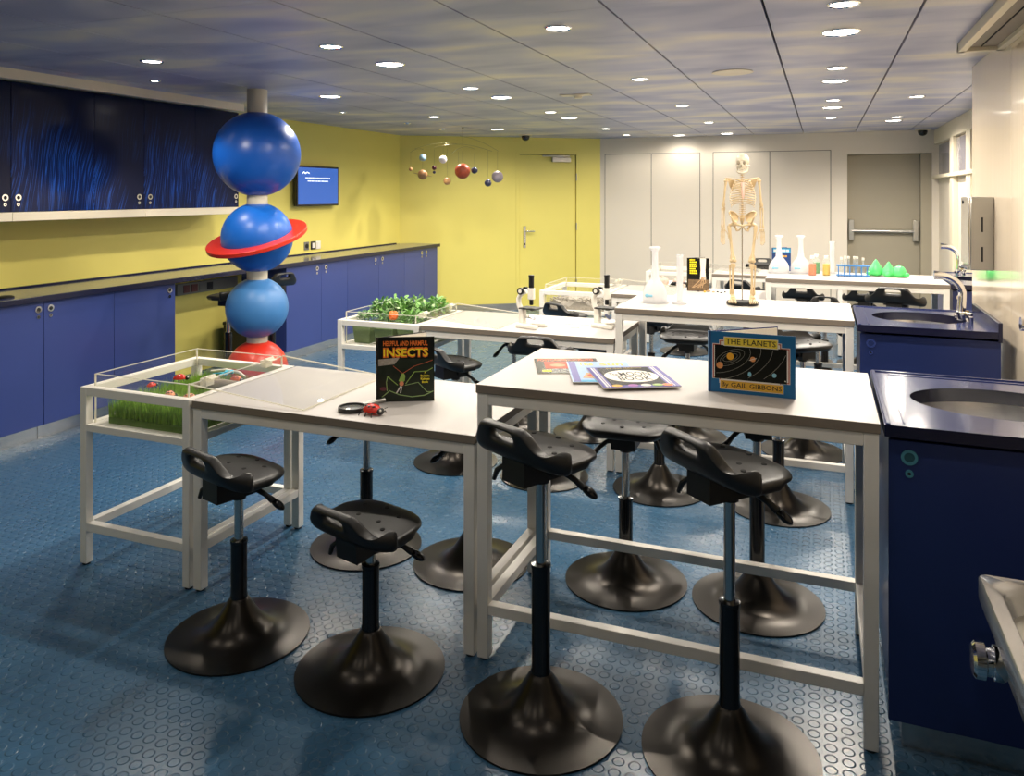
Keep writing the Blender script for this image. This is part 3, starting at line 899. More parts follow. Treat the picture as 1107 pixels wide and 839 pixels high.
UX = -4.90
def wall_cab(label, ya, yb, seams, locks):
    t = thing('wall_cabinet', label, 'cabinet', (UX, (ya + yb) / 2, 1.92), 0, 'wall cabinets with blue wisp doors')
    M = T(-UX, -(ya + yb) / 2, -1.92)
    obj('body', MB().box(XL + .003, UX - .02, ya + .001, yb - .001, 1.51, 2.35, 0, M), 'edge_dark', t)
    obj('light_pelmet', MB().box(XL + .003, UX + .012, ya + .001, yb - .001, 1.437, 1.496, 0, M), 'trim', t, bevel=.003)
    for a, b in zip(seams[:-1], seams[1:]):
        dr = obj('door', MB().box(UX - .02, UX, a + .0015, b - .0015, 1.498, 2.345, 0, M), 'wisp', t, bevel=.0015)
        for l in locks:
            if a < l < b:
                k = MB(); lockset(k, 0, l - (ya + yb) / 2, 1.592 - 1.92, .95)
                obj('lock', k, ['chrome', 'ink'], dr)
wall_cab('dark blue wall cabinet cut by the left picture edge', 2.4, 3.527, [2.4, 2.96, 3.527], [3.484])
wall_cab('wall cabinet with bright blue wisps on a dark round patch', 3.527, 4.602, [3.527, 4.153, 4.602], [3.573, 4.55])
wall_cab('wall cabinet partly behind the large blue ball', 4.602, 5.66, [4.602, 5.133, 5.66], [4.655, 5.62])
# monitor and sockets
t = thing('wall_monitor', 'blue lit screen on the yellow wall right of the ball column', 'monitor', (XL, 7.28, 1.70))
obj('mount', MB().box(.002, .04, -.12, .12, -.12, .12), 'black', t)
obj('bezel', MB().box(.04, .085, -.385, .385, -.22, .22), 'black_gloss', t, bevel=.004)
sm = obj('screen', MB().box(.085, .0865, -.365, .365, -.20, .20), 'screen', t)
k = MB(); MS = T(.0867, 0, 0) @ R(PI / 2, 'Z') @ R(PI / 2, 'X')
k.ribbon([(-.29, .135), (-.265, .15), (-.24, .135), (-.21, .148), (-.17, .138)], .012, 0, MS)
for a, b, z in ((-.24, .22, .082), (-.2, .18, .048)):
    x = a
    while x < b:
        ww = random.uniform(.015, .04); k.rect(x, min(b, x + ww), z, z + .012, 0, MS); x += ww + .008
obj('screen_text', k, 'screen_text', sm)
for y, lab, m in ((7.17, 'wall socket with round outlet, leftmost of three below the screen', 'r'), (7.29, 'narrow black framed socket in the middle of three below the screen', 'k'), (7.385, 'white switch plate, rightmost of three below the screen', 's')):
    t = thing('wall_socket', lab, 'socket', (XL, y, 1.04), 0, 'sockets below the screen')
    obj('plate', MB().box(0, .009, -.042, .042, -.045, .045), 'grey_pl2' if m == 'r' else ('ink' if m == 'k' else 'white_pl'), t, bevel=.003)
    k = MB()
    if m == 'r': k.cyl(.026, 0, .006, 20, 0, T(.009, 0, 0) @ R(PI / 2, 'Y'))
    else: k.box(.009, .013, -.022, .022, -.028, .028)
    obj('outlet' if m != 's' else 'rocker', k, 'ink' if m == 'r' else 'white_pl', t)

# ------------------------------------------------------------------ sinks on the right
def sink(label, x0, x1, y0, y1, lock, tapx, tapy, bc, br, upright=True, film=False):
    t = thing('sink_unit', label, 'sink', ((x0 + x1) / 2, (y0 + y1) / 2, 0), 0, 'blue sink units')
    ox, oy = -(x0 + x1) / 2, -(y0 + y1) / 2
    M = T(ox, oy, 0)
    obj('body', MB().box(x0 + .02, x0 + .04, y0 + .05, y1 - .02, .10, .905, 0, M).box(x1 - .024, x1 - .004, y0 + .05, y1 - .02, .10, .905, 0, M).box(x0 + .04, x1 - .024, y1 - .04, y1 - .02, .10, .905, 0, M).box(x0 + .04, x1 - .024, y0 + .05, y1 - .04, .10, .12, 0, M), 'navy_sink', t)
    obj('plinth', MB().box(x0 + .05, x1 - .004, y0 + .075, y1 - .05, 0, .10, 0, M), 'steel', t)
    dr = obj('door', MB().box(x0 + .012, x1 - .004, y0 + .03, y0 + .05, .095, .908, 0, M), 'navy_sink', t, bevel=.0015)
    k = MB()
    ML = M @ T(lock, y0 + .03, .862) @ R(PI / 2, 'X')
    k.ring(.014, .022, 0, .006, 24, 0, ML); k.cyl(.014, 0, .004, 20, 1, ML)
    ML = M @ T(lock, y0 + .03, .815) @ R(PI / 2, 'X')
    k.ring(.005, .011, 0, .005, 18, 0, ML); k.cyl(.005, 0, .003, 12, 2, ML)
    obj('lock', k, ['lock_blue' if film else 'chrome', 'lock_dark' if film else 'navy_sink', 'ink'], dr)
    # worktop with oval cut-out
    n = 48
    cx, cy = bc; rx, ry = br
    wt = MB()
    ov = [(cx + rx * math.cos(2 * PI * i / n), cy + ry * math.sin(2 * PI * i / n)) for i in range(n)]
    X1 = x1 if not upright else x1 - .02
    def edge(a):
        c, s = math.cos(a), math.sin(a)
        ts = []
        if c > 1e-9: ts.append((X1 - cx) / c)
        if c < -1e-9: ts.append((x0 - cx) / c)
        if s > 1e-9: ts.append((y1 - cy) / s)
        if s < -1e-9: ts.append((y0 - cy) / s)
        r = min(ts); return (cx + c * r, cy + s * r)
    angs = sorted([2 * PI * i / n for i in range(n)])
    oe = [edge(a) for a in angs]
    for cxn, cyn in ((x0, y0), (X1, y0), (X1, y1), (x0, y1)):
        j = min(range(n), key=lambda i: (oe[i][0] - cxn) ** 2 + (oe[i][1] - cyn) ** 2)
        oe[j] = (cxn, cyn)
    v = [(x, y, HT) for x, y in ov] + [(x, y, HT) for x, y in oe] + [(x, y, HT - .034) for x, y in oe] + [(x, y, HT - .05) for x, y in ov]
    f = []; 
    for i in range(n):
        j = (i + 1) % n
        f.append((i, n + i, n + j, j)); 
    wt.add(v, f, 0, M)
    f2 = [(n + i, 2 * n + i, 2 * n + j, n + j) for i in range(n) for j in [(i + 1) % n]] + [(i, j, 3 * n + j, 3 * n + i) for i in range(n) for j in [(i + 1) % n]]
    wt.add(v, f2, 1, M)
    wo = obj('worktop', wt, ['navy_dark', 'edge_dark'], t)
    # raised drip lip round the edge
    lp = MB()
    lp.box(x0 + .004, x0 + .016, y0 + .004, y1 - .004, HT, HT + .004, 0, M)
    lp.box(x0 + .05, x0 + .056, y0 + .03, y1 - .05, HT, HT + .0025, 0, M)
    lp.box(x0 + .05, X1 - .02, y1 - .056, y1 - .05, HT, HT + .0025, 0, M)
    lp.box(x0 + .016, X1, y1 - .016, y1 - .004, HT, HT + .004, 0, M)
    obj('drip_lip', lp, 'navy_dark', wo, bevel=.0015)
    if upright:
        obj('upstand', MB().box(x1 - .02, x1 - .002, y0, y1, HT - .05, HT + .045, 0, M), 'edge_dark', t, bevel=.002)
    bm = MB().lathe([(1.02, -.03), (1.0, -.045), (.97, -.10), (.88, -.15), (.6, -.175), (.1, -.18), (.001, -.18)], 48, 0, M @ T(cx, cy, HT) @ S(rx, ry, 1), cap=False)
    bs = obj('basin', bm, 'steel', t)
    obj('drain', MB().cyl(.03, -.179, -.174, 20, 0, M @ T(cx, cy, HT)), 'chrome', bs)
    # tap: body, leaning swan neck, lever
    tb = MB().cyl(.022, 0, .045, 18, 0, M @ T(tapx, tapy, HT)).box(-.03, .05, -.014, .014, .01, .03, 0, M @ T(tapx, tapy, HT))
    tp = obj('tap', tb, 'chrome', t, bevel=.003)
    pts = []
    for i in range(12):
        a = i / 11
        pts.append((-.125 * max(0, (a - .35) / .65) ** 1.5 + .008 * math.sin(a * PI), 0, .03 + .20 * math.sin(min(1, a * 1.05) * PI / 2)))
    obj('spout', MB().tube(pts, [.021, .021, .0205, .020, .0195, .019, .019, .019, .0195, .020, .022, .024], 14, 0, M @ T(tapx, tapy, HT)), 'chrome', tp)
    hl = MB().tube([(0, -.01, .03), (.02, -.055, .045), (.035, -.10, .04)], [.012, .009, .007], 10, 0, M @ T(tapx, tapy, HT))
    hl.cyl(.009, -.012, .012, 12, 1, M @ T(tapx + .02, tapy - .055, .045 + HT))
    hl.cyl(.013, 0, .03, 14, 0, M @ T(tapx + .03, tapy - .095, HT))
    obj('tap_lever', hl, ['chrome', 'brass'], tp)
    return t
sink('nearest blue sink unit with teal lock film, beside the front table', .166, .858, 2.48, 3.22, .232, .735, 3.03, (.53, 2.85), (.265, .195), True, True)
sink('blue sink unit with chrome tap beside the skeleton table', .166, .80, 4.32, 5.03, .228, .675, 4.68, (.475, 4.68), (.225, .20))
sink('farthest blue sink unit at the end of the far table', .872, 1.325, 6.46, 7.46, .93, 1.03, 7.28, (1.09, 6.95), (.15, .19), False)

# soap / towel dispenser
t = thing('towel_dispenser', 'grey steel dispenser fixed on the glossy cream wall panel', 'dispenser', (XR, 4.99, 1.40))
obj('housing', MB().box(-.112, -.002, -.12, .12, -.198, .20), 'steel_dark', t, bevel=.004)
obj('front_cover', MB().box(-.122, -.112, -.12, .12, -.17, .20), 'steel', t, bevel=.003)
obj('lock', MB().cyl(.010, 0, .004, 16, 0, T(-.122, .06, .17) @ R(-PI / 2, 'Y')), 'ink', t)
k = MB()
for z in (-.11, .05): k.box(-.062, -.052, -.1215, -.119, z - .04, z + .04)
obj('level_slot', k, 'ink', t)
obj('tear_edge', MB().tube([(-.12, -.11, -.19), (-.15, -.05, -.185), (-.13, .05, -.19), (-.1, .11, -.19)], .008, 8), 'chrome', t)

# drinking fountain at the lower right
t = thing('drinking_fountain', 'stainless steel drinking fountain with chrome push button at lower right', 'drinking fountain', (.60, 1.72, 0))
x0, x1, y0, y1 = -.27, .255, -.50, .34
w = MB()
n = 48
def rrect(i, a0, a1, b0, b1, r):
    a = 2 * PI * (i + .5) / n; c, s_ = math.cos(a), math.sin(a)
    qx = a1 - r if c > 0 else a0 + r; qy = b1 - r if s_ > 0 else b0 + r
    # corner arcs, the straight runs come from joining them
    k = (i % 12 + .5) / 12 * PI / 2 + (i // 12) * PI / 2
    return qx + r * math.cos(k), qy + r * math.sin(k)
ov = [rrect(i, x0 + .032, x1 - .03, y0 + .03, y1 - .022, .085) for i in range(n)]
ou = [rrect(i, x0, x1, y0, y1, .016) for i in range(n)]
def shr(k): return [((x + .008) * k - .008, (y + .08) * k - .08) for x, y in ov]
lay = [(ou, .700), (ou, .746), ([(x * .988, y * .992) for x, y in ou], .75), (ov, .747), (shr(.97), .735), (shr(.90), .66), (shr(.75), .60), (shr(.15), .585)]
v = []; f = []
for p, z in lay: v += [(x, y, z) for x, y in p]
for a in range(len(lay) - 1):
    for i in range(n):
        j = (i + 1) % n; f.append((a * n + i, a * n + j, (a + 1) * n + j, (a + 1) * n + i))
f.append(tuple((len(lay) - 1) * n + i for i in range(n)))
obj('basin_top', MB().add(v, f), 'fountain_steel', t, sharp=50)
w = MB()
prof = [(-.262, .70), (.255, .70), (.255, .02), (.14, .02), (-.06, .30), (-.225, .56)]
w.add([(x, -.49, z) for x, z in prof] + [(x, .325, z) for x, z in prof], [tuple(range(5, -1, -1)), tuple(range(6, 12))] + [(i, (i + 1) % 6, 6 + (i + 1) % 6, 6 + i) for i in range(6)])
obj('cabinet', w, 'steel_dark', t, bevel=.006)
bt = MB().lathe([(.030, 0), (.034, .006), (.034, .022), (.028, .024), (.028, .034), (.036, .038), (.036, .055), (.030, .060), (.001, .060)], 28, 0, T(-.252, .14, .655) @ R(-PI / 2, 'Y'))
obj('push_button', bt, 'chrome', t)
obj('bubbler', MB().tube([(.12, .22, .74), (.12, .22, .79), (.10, .19, .81), (.07, .15, .80)], .011, 10), 'chrome', t)

# ------------------------------------------------------------------ books
def standing_book(name, label, loc, yaw, w, h, th, opening, mf, mb_, art, pages=True):
    t = thing(name, label, 'book', loc, yaw, 'open standing books' )
    fc = obj('front_cover', MB().box(0, w, 0, .003, 0, h), mf, t, bevel=.0006)
    M = R(opening)
    obj('back_cover', MB().box(0, w, -.003, 0, 0, h, 0, M), mb_, t, bevel=.0006)
    obj('spine', MB().box(-.003, .0015, -.003, .010, 0, h, 0, R(opening / 2)), mf, t, bevel=.0008)
    if pages:
        pg = MB().box(.014, w - .006, .0032, .0035 + th, .003, h - .004)
        pg.box(.026, w - .006, -.0035 - th, -.0032, .003, h - .004, 0, M)
        obj('pages', pg, 'cut_edge', t)
    art(t, fc, T(0, 0, 0) @ R(PI / 2, 'X'))
    return t

def art_planets(t, fc, M0):
    def Z(k): return M0 @ T(0, 0, .0002 * k)
    w, h = .27, .20
    k = MB()
    # 0 brick line, 1 pale line, 2 black, 3 orbit, 4 sun, 5 jupiter, 6 ice, 7 pale
    def fr(a, m, lev):
        k.rect(a, w - a - .004, .035 + a, h - .028 - a, m, Z(lev))
        k.rect(a + .022, w - a - .030, .035 + a - .014, h - .028 - a + .014, m, Z(lev))
    fr(.010, 1, 1); fr(.012, 0, 2); fr(.0155, 1, 3)
    k.rect(.018, w - .024, .046, h - .042, 2, Z(4))
    cx, cy = .068, .118
    for (rx, ry) in ((.024, .012), (.034, .018), (.048, .026)):
        k.ribbon([(cx + rx * math.cos(a) * .95 + ry * .2 * math.sin(a), cy + ry * math.sin(a) + rx * .3 * math.cos(a)) for a in [2 * PI * i / 28 for i in range(29)]], .0009, 3, Z(5))
    def arc(rx, ry, a0, a1):
        pts = []
        for i in range(25):
            a = a0 + (a1 - a0) * i / 24
            x = cx - .02 + rx * math.cos(a); y = cy + ry * math.sin(a) + .25 * (rx * math.cos(a))
            if .019 < x < w - .025 and .047 < y < h - .043: pts.append((x, y))
            else:
                if len(pts) > 1: k.ribbon(pts, .0010, 3, Z(5))
                pts = []
        if len(pts) > 1: k.ribbon(pts, .0010, 3, Z(5))
    for rx, ry in ((.085, .05), (.118, .072), (.155, .095), (.20, .12)): arc(rx, ry, -PI * .75, PI * .5)
    k.disc(cx, cy + .004, .0118, 4, Z(6)); k.disc(.034, .090, .0108, 5, Z(6))
    k.disc(.140, .118, .0085, 5, Z(6)); k.ribbon([(.129, .114), (.151, .122)], .0018, 7, Z(7))
    k.disc(.130, .068, .0055, 6, Z(6), ry=.008); k.disc(.207, .071, .0072, 6, Z(6)); k.disc(.241, .055, .002, 7, Z(6))
    obj('cover_picture', k, ['brick', 'paleline', 'blk_cover', 'orbit', 'sunny', 'jupiter', 'iceblue', 'paleline'], fc)
    k = MB()
    k.rect(.047, .219, .156, .187, 0, Z(7)); k.rect(.049, .217, .158, .185, 1, Z(8))
    k.text('THE PLANETS', .054, .212, .163, .181, 3, Z(9), bold=.012)
    obj('title_lettering', k, ['paleline', 'tag_yellow', 'tag_gold', 'ink', 'orbit'], fc)
    k = MB()
    k.rect(.034, .236, .0125, .043, 0, Z(7)); k.rect(.036, .234, .0145, .041, 2, Z(8))
    k.text('By GAIL GIBBONS', .040, .230, .0165, .0365, 3, Z(9), bold=.008)
    obj('author_lettering', k, ['paleline', 'tag_yellow', 'tag_gold', 'ink', 'orbit'], fc)

standing_book('planets_book', 'blue picture book about the planets standing open on the front table', (-.352, 2.683, HT), math.radians(-1.5), .272, .202, .004, math.radians(42), 'planet_bl', 'navy_cover', art_planets)

def art_insects(t, fc, M0):
    def Z(k): return M0 @ T(0, 0, .0002 * k)
    w, h = .228, .262
    k = MB()
    k.rect(.003, w - .002, .004, .172, 0, Z(1))
    k.prism([(.003, .172), (.09, .178), (.07, .152), (.003, .145)], 0, .0002, 1, Z(2))
    k.ribbon([(.02, .02 + .0), (.05, .045), (.09, .028), (.14, .019), (.19, .024), (.225, .04)], .0035, 3, Z(2))
    k.ribbon([(.04, .045), (.037, .08), (.042, .102), (.05, .098)], .003, 3, Z(2))
    k.ribbon([(.042, .102), (.082, .068)], .003, 2, Z(3)); k.ribbon([(.115, .072), (.150, .120), (.20, .122), (.222, .134)], .003, 2, Z(3))
    k.ribbon([(.112, .066), (.165, .077), (.20, .038), (.215, .038)], .0022, 3, Z(3))
    k.prism([(.086, .084), (.098, .112), (.106, .116), (.113, .105), (.111, .085), (.1, .075)], 0, .0002, 2, Z(4))
    k.disc(.098, .073, .009, 5, Z(5), ry=.010)
    k.ribbon([(.094, .062), (.078, .036)], .005, 6, Z(4)); k.ribbon([(.098, .06), (.094, .036)], .005, 6, Z(4))
    k.ribbon([(.101, .115), (.064, .145)], .0018, 4, Z(5)); k.ribbon([(.104, .115), (.15, .143), (.19, .155), (.222, .166)], .0018, 4, Z(5))
    k.disc(.025, .053, .014, 7, Z(2), ry=.008)
    obj('cover_picture', k, ['insect_bg', 'gravel', 'leg_green', 'stem_green', 'antenna', 'terracotta', 'paleline', 'maroon'], fc)
    k = MB()
    k.text('HELPFUL AND HARMFUL', .024, .203, .226, .246, 0, Z(2), bold=.02)
    k.text('INSECTS', .024, .206, .178, .220, 0, Z(2), bold=.05)
    k.text('INSECTS', .0255, .2045, .184, .214, 1, Z(3), bold=.006)
    obj('title_lettering', k, ['letter_or', 'lime_y'], fc)
    k = MB()
    k.text('A', .190, .196, .113, .121, 1, Z(4), bold=.03)
    for i, s in enumerate(('Bobbie', 'Kalman', 'Book')):
        k.text(s, .175 if i < 2 else .18, .211 if i < 2 else .206, .099 - i * .0125, .108 - i * .0125, 1, Z(4), bold=.03)
    obj('series_lettering', k, ['letter_or', 'lime_y'], fc)
standing_book('insects_book', 'black book about insects standing open on the nearest low table', (-1.672, 2.738, LT), math.radians(27), .230, .262, .004, math.radians(32), 'blk_cover', 'blk_cover', art_insects)

def art_roots(t, fc, M0):
    def Z(k): return M0 @ T(0, 0, .0003 * k)
    w, h = .18, .285
    k = MB()
    k.rect(.002, w - .002, .002, .10, 0, Z(1))
    k.prism([(.105, .10), (.155, .10), (.15, .18), (.155, h - .002), (.105, h - .002), (.11, .18)], 0, .0003, 1, Z(2))
    for a in range(9):
        x = .13 + random.uniform(-.02, .02)
        k.ribbon([(x, .12), (x + random.uniform(-.05, .03), .075), (x + random.uniform(-.10, .045), .03)], .006, 2, Z(3))
    obj('cover_picture', k, ['roots', 'cut_edge', 'tan'], fc)
    k = MB()
    for i, wd in enumerate((.045, .06, .055, .062, .05, .062, .066)):
        for j in range(4):
            a = .018 + j * wd / 4
            k.rect(a, a + wd / 4 - .002, .262 - i * .019, .275 - i * .019, 0, Z(3))
    obj('title_lettering', k, 'lime_y', fc)
standing_book('roots_book', 'dark book with yellow title and root picture standing on the low table', (-1.085, 6.86, LT), math.radians(5), .18, .285, .004, math.radians(40), 'blk_cover', 'blk_cover', art_roots)

def art_blue(t, fc, M0):
    def Z(k): return M0 @ T(0, 0, .0003 * k)
    k = MB()
    k.rect(.002, .148, .003, .197, 4, Z(0))
    k.rect(.003, .147, .155, .195, 0, Z(1)); k.disc(.05, .04, .035, 1, Z(1)); k.disc(.095, .07, .02, 2, Z(1), ry=.012)
    for i in range(5): k.rect(.01 + i * .026, .03 + i * .026, .165, .185, 3, Z(2))
    for i in range(4): k.rect(.05 + i * .018, .064 + i * .018, .12, .135, 2, Z(2))
    obj('cover_picture', k, ['bright_cyan', 'cover_red', 'sunny', 'paleline', 'deep_blue'], fc)
standing_book('blue_book', 'blue book standing on the far table behind a white flask', (-.395, 7.02, HT), math.radians(12), .15, .20, .004, math.radians(30), 'deep_blue', 'deep_blue', art_blue)

def flat_book(name, label, c0, c1, d0, z, mats, art, th=.004):
    # c0 front-left corner, c1 front-right, d0 back-left
    ax = math.atan2(c1[1] - c0[1], c1[0] - c0[0]); w = math.hypot(c1[0] - c0[0], c1[1] - c0[1]); d = math.hypot(d0[0] - c0[0], d0[1] - c0[1])
    t = thing(name, label, 'book', (c0[0], c0[1], z), ax, 'thin picture books lying flat')
    cv = obj('cover', MB().box(0, w, 0, d, .0006, th), mats[0], t)
    obj('pages', MB().box(.001, w - .001, .001, d - .001, 0, .0006).box(-.0004, 0, 0, d, 0, th - .001).box(0, w, -.0004, 0, 0, th - .001), 'cut_edge', t)
    art(cv, w, d, lambda k: T(0, 0, th + .0002 * k))
def a1(cv, w, d, Z):
    k = MB().rect(.035, w - .02, .07, d - .065, 0, Z(1)).disc(.085, d * .5, .03, 1, Z(2), ry=.025).rect(.02, .055, .02, .045, 2, Z(1)).rect(w * .5, w * .55, .02, d * .7, 3, Z(2)).rect(w * .62, w - .03, .03, .08, 1, Z(2))
    obj('cover_picture', k, ['cover_red', 'tan', 'lime_y', 'sky_cover'], cv)
    obj('title_lettering', MB().text('POSTCARDS', .012, w * .52, d - .05, d - .012, 0, Z(2), bold=.02).text('FROM', w * .54, w * .68, d - .045, d - .018, 0, Z(2)).text('PLUTO', w * .70, w - .015, d - .05, d - .012, 0, Z(2), bold=.02), 'orange', cv)
flat_book('picture_book', 'black postcards book lying leftmost of three on the front table', (-.972, 2.704), (-.745, 2.80), (-1.075, 2.928), HT, ['blk_cover'], a1)
def a2(cv, w, d, Z):
    k = MB().rect(.005, .03, .005, d - .005, 0, Z(1)).prism([(.04, .06), (w - .01, .03), (w - .01, .12), (.06, .14)], 0, .0002, 1, Z(1)).disc(.11, .1, .05, 2, Z(2), ry=.03).rect(.03, w, .004, .03, 3, Z(1))
    obj('cover_picture', k, ['violet', 'tan', 'cover_red', 'bright_cyan'], cv)
    obj('title_lettering', MB().text('The', .04, w * .42, d - .075, d - .02, 0, Z(2), bold=.03).text('Sun', w * .52, w - .02, d - .075, d - .02, 0, Z(2), bold=.03), 'tag_yellow', cv)
flat_book('picture_book', 'light blue sun book lying in the middle of three on the front table', (-.805, 2.603), (-.589, 2.688), (-.941, 2.903), HT + .0042, ['sky_cover'], a2)
def a3(cv, w, d, Z):
    k = MB()
    for a in (.012, w - .03):
        k.rect(a, a + .006, .01, d - .01, 0, Z(1)); k.rect(a + .010, a + .014, .01, d - .01, 0, Z(1))
    k.rect(.034, w - .038, .03, d - .012, 1, Z(1))
    k.disc(w / 2, d * .52, w * .36, 2, Z(2), ry=d * .30, n=36)
    for i, (x, m) in enumerate(((.05, 3), (.105, 4), (.15, 2), (.19, 5), (.225, 6))):
        k.disc(x, .022, .018, m, Z(3), ry=.016)
    obj('cover_picture', k, ['paleline', 'blk_cover', 'cut_edge', 'tag_gold', 'purple', 'leg_green', 'orange'], cv)
    k = MB().text('The', w * .22, w * .34, d * .54, d * .68, 0, Z(4), bold=.01).text('MOON', w * .36, w * .78, d * .52, d * .72, 0, Z(4), bold=.01).text('BOOK', w * .30, w * .74, d * .30, d * .49, 0, Z(4), bold=.01)
    obj('title_lettering', k, ['ink', 'tag_yellow'], cv)
    obj('author_lettering', MB().text('by Gail Gibbons', w * .26, w * .76, d - .034, d - .018, 0, Z(4)), 'tag_yellow', cv)
flat_book('picture_book', 'violet bordered moon book lying rightmost of three on the front table', (-.678, 2.545), (-.442, 2.667), (-.805, 2.822), HT + .0084, ['violet'], a3)

# ------------------------------------------------------------------ things on the nearest low table
t = thing('magnifying_glass', 'black rimmed magnifying glass lying left of the insects book', 'magnifying glass', (-1.70, 2.60, LT))
obj('rim', MB().ring(.047, .054, 0, .017, 40), 'black', t, bevel=.002)
obj('lens', MB().lathe([(.047, .006), (.047, .010), (.025, .0135), (.001, .0145)], 32), 'tube_glass', t)
obj('handle', MB().tube([(.012, .053, .010), (.035, .105, .010), (.055, .15, .010)], [.008, .008, .009], 12), 'steel_dark', t)

def ladybird(name, label, loc, rz, s, redm='toy_red', grp='toy ladybirds'):
    t = thing(name, label, 'toy', loc, rz, grp)
    b = MB()
    prof = [(max(1e-4, math.sin(PI / 2 * i / 9)), math.cos(PI / 2 * i / 9)) for i in range(10)]
    b.lathe(list(reversed(prof)), 28, 0, T(0, 0, .010 * s) @ S(.036 * s, .027 * s, .026 * s))
    obj('shell', b, redm, t)
    sp = MB()
    for (u, v) in ((.3, .6), (-.35, .6), (.0, -.62), (-.5, -.35), (.45, -.45), (0.0, .15), (-.55, .2)):
        z = math.sqrt(max(0, 1 - u * u - v * v))
        sp.sphere((u * .0355 * s, v * .0265 * s, .010 * s + z * .0255 * s), (.006 * s, .006 * s, .003 * s), 10)
    obj('spots', sp, 'ink', t)
    hd = MB().sphere((.037 * s, 0, .014 * s), (.012 * s, .016 * s, .012 * s), 16, 0)
    for q in (-1, 1):
        hd.sphere((.043 * s, q * .009 * s, .019 * s), .0045 * s, 10, 1)
        hd.tube([(.045 * s, q * .005 * s, .022 * s), (.058 * s, q * .012 * s, .028 * s)], .001 * s, 6)
    obj('head', hd, ['ink', 'white_pl'], t)
    for q in (-1, 1):
        for x in (-.02, 0, .02):
            obj('leg', MB().tube([(x * s, q * .020 * s, .012 * s), (x * 1.2 * s, q * .033 * s, .013 * s), (x * 1.4 * s, q * .040 * s, .001 * s)], .0018 * s, 6), 'ink', t)
    return t
ladybird('toy_ladybird', 'red toy ladybird beside the magnifying glass', (-1.60, 2.585, LT), math.radians(-8), 1.1)

# ------------------------------------------------------------------ terrarium A contents
ax, ay = CX['A']
ZT = .612
gx0, gx1, gy0, gy1 = ax - .252, ax + .252, ay - .285, ay + .285
b = MB()
b.box(gx0 + .05, gx1, gy0, gy1, ZT, ZT + .028, 1)
for i in range(7000):
    x = random.uniform(gx0 + .05, gx1); y = random.uniform(gy0, gy1)
    hh = random.uniform(.065, .115)
    a = random.uniform(0, 2 * PI); wd = .0022; lx, ly = random.gauss(0, .014), random.gauss(0, .014)
    dx, dy = math.cos(a) * wd, math.sin(a) * wd
    x = min(max(x, gx0 + .05), gx1); 
    ex = min(max(x + lx, gx0 + .03), gx1); ey = min(max(y + ly, gy0), gy1)
    mx_, my_ = x + (ex - x) * .35, y + (ey - y) * .35
    b.add([(x - dx, y - dy, ZT + .02), (x + dx, y + dy, ZT + .02), (mx_ + dx * .8, my_ + dy * .8, ZT + .02 + hh * .55), (mx_ - dx * .8, my_ - dy * .8, ZT + .02 + hh * .55), (ex, ey, ZT + .02 + hh)], [(0, 1, 2, 3), (3, 2, 4)], 0)
g = obj('grass', b, ['grass', 'grass_dark']); g['kind'] = 'stuff'
tag(g, 'bright green turf growing inside the nearest terrarium', 'grass')
zt = ZT + .128
ladybird('toy_ladybird', 'large red toy ladybird at the back of the nearest terrarium turf', (ax - .10, ay + .02, zt), .6, .85, 'toy_red')
ladybird('toy_ladybird', 'small red toy ladybird at the left of the nearest terrarium', (ax - .17, ay - .08, zt - .015), 1.6, .65, 'toy_red')
ladybird('toy_beetle', 'terracotta toy beetle at the front of the terrarium turf', (ax + .03, ay - .17, zt - .02), 2.4, .8, 'terracotta', 'toy beetles')
ladybird('toy_beetle', 'orange toy beetle at the right of the terrarium turf', (ax + .16, ay + .10, zt), .2, .8, 'orange', 'toy beetles')
ladybird('toy_beetle', 'brown red toy beetle in the front right corner of the terrarium', (ax + .14, ay - .17, zt - .02), .9, .75, 'terracotta', 'toy beetles')
t = thing('toy_dragonfly', 'turquoise toy dragonfly resting on the terrarium turf', 'toy', (ax + .05, ay + .14, zt + .02), .4)
obj('body', MB().tube([(-.05, 0, 0), (0, 0, .004), (.035, 0, .004)], [.002, .004, .006], 10).sphere((.042, 0, .005), .007, 10), 'cyan', t)
for s_ in (-1, 1):
    for x in (.0, .022):
        obj('wing', MB().prism([(x, 0), (x + .012, s_ * .02), (x + .01, s_ * .055), (x - .004, s_ * .05)][::s_], .005, .006), 'cyan', t)
t = thing('driftwood_log', 'pale grey driftwood log lying across the terrarium turf', 'log', (ax + .10, ay + .03, zt - .01), .5)
obj('log', MB().tube([(-.09, 0, 0), (-.04, .012, .008), (.03, -.006, .008), (.10, .01, 0)], [.016, .024, .026, .018], 12), 'wood', t)
obj('knot', MB().tube([(.0, .0, .01), (.01, .03, .035)], [.012, .008], 10), 'wood', t)
t = thing('toy_stick_insect', 'pale stick lying along the back of the terrarium turf', 'toy', (ax + .03, ay + .20, zt + .005), -.1)
obj('stick', MB().tube([(-.12, 0, 0), (-.03, .012, .012), (.06, .006, .01), (.12, -.01, 0)], [.005, .008, .008, .005], 10), 'cut_edge', t)

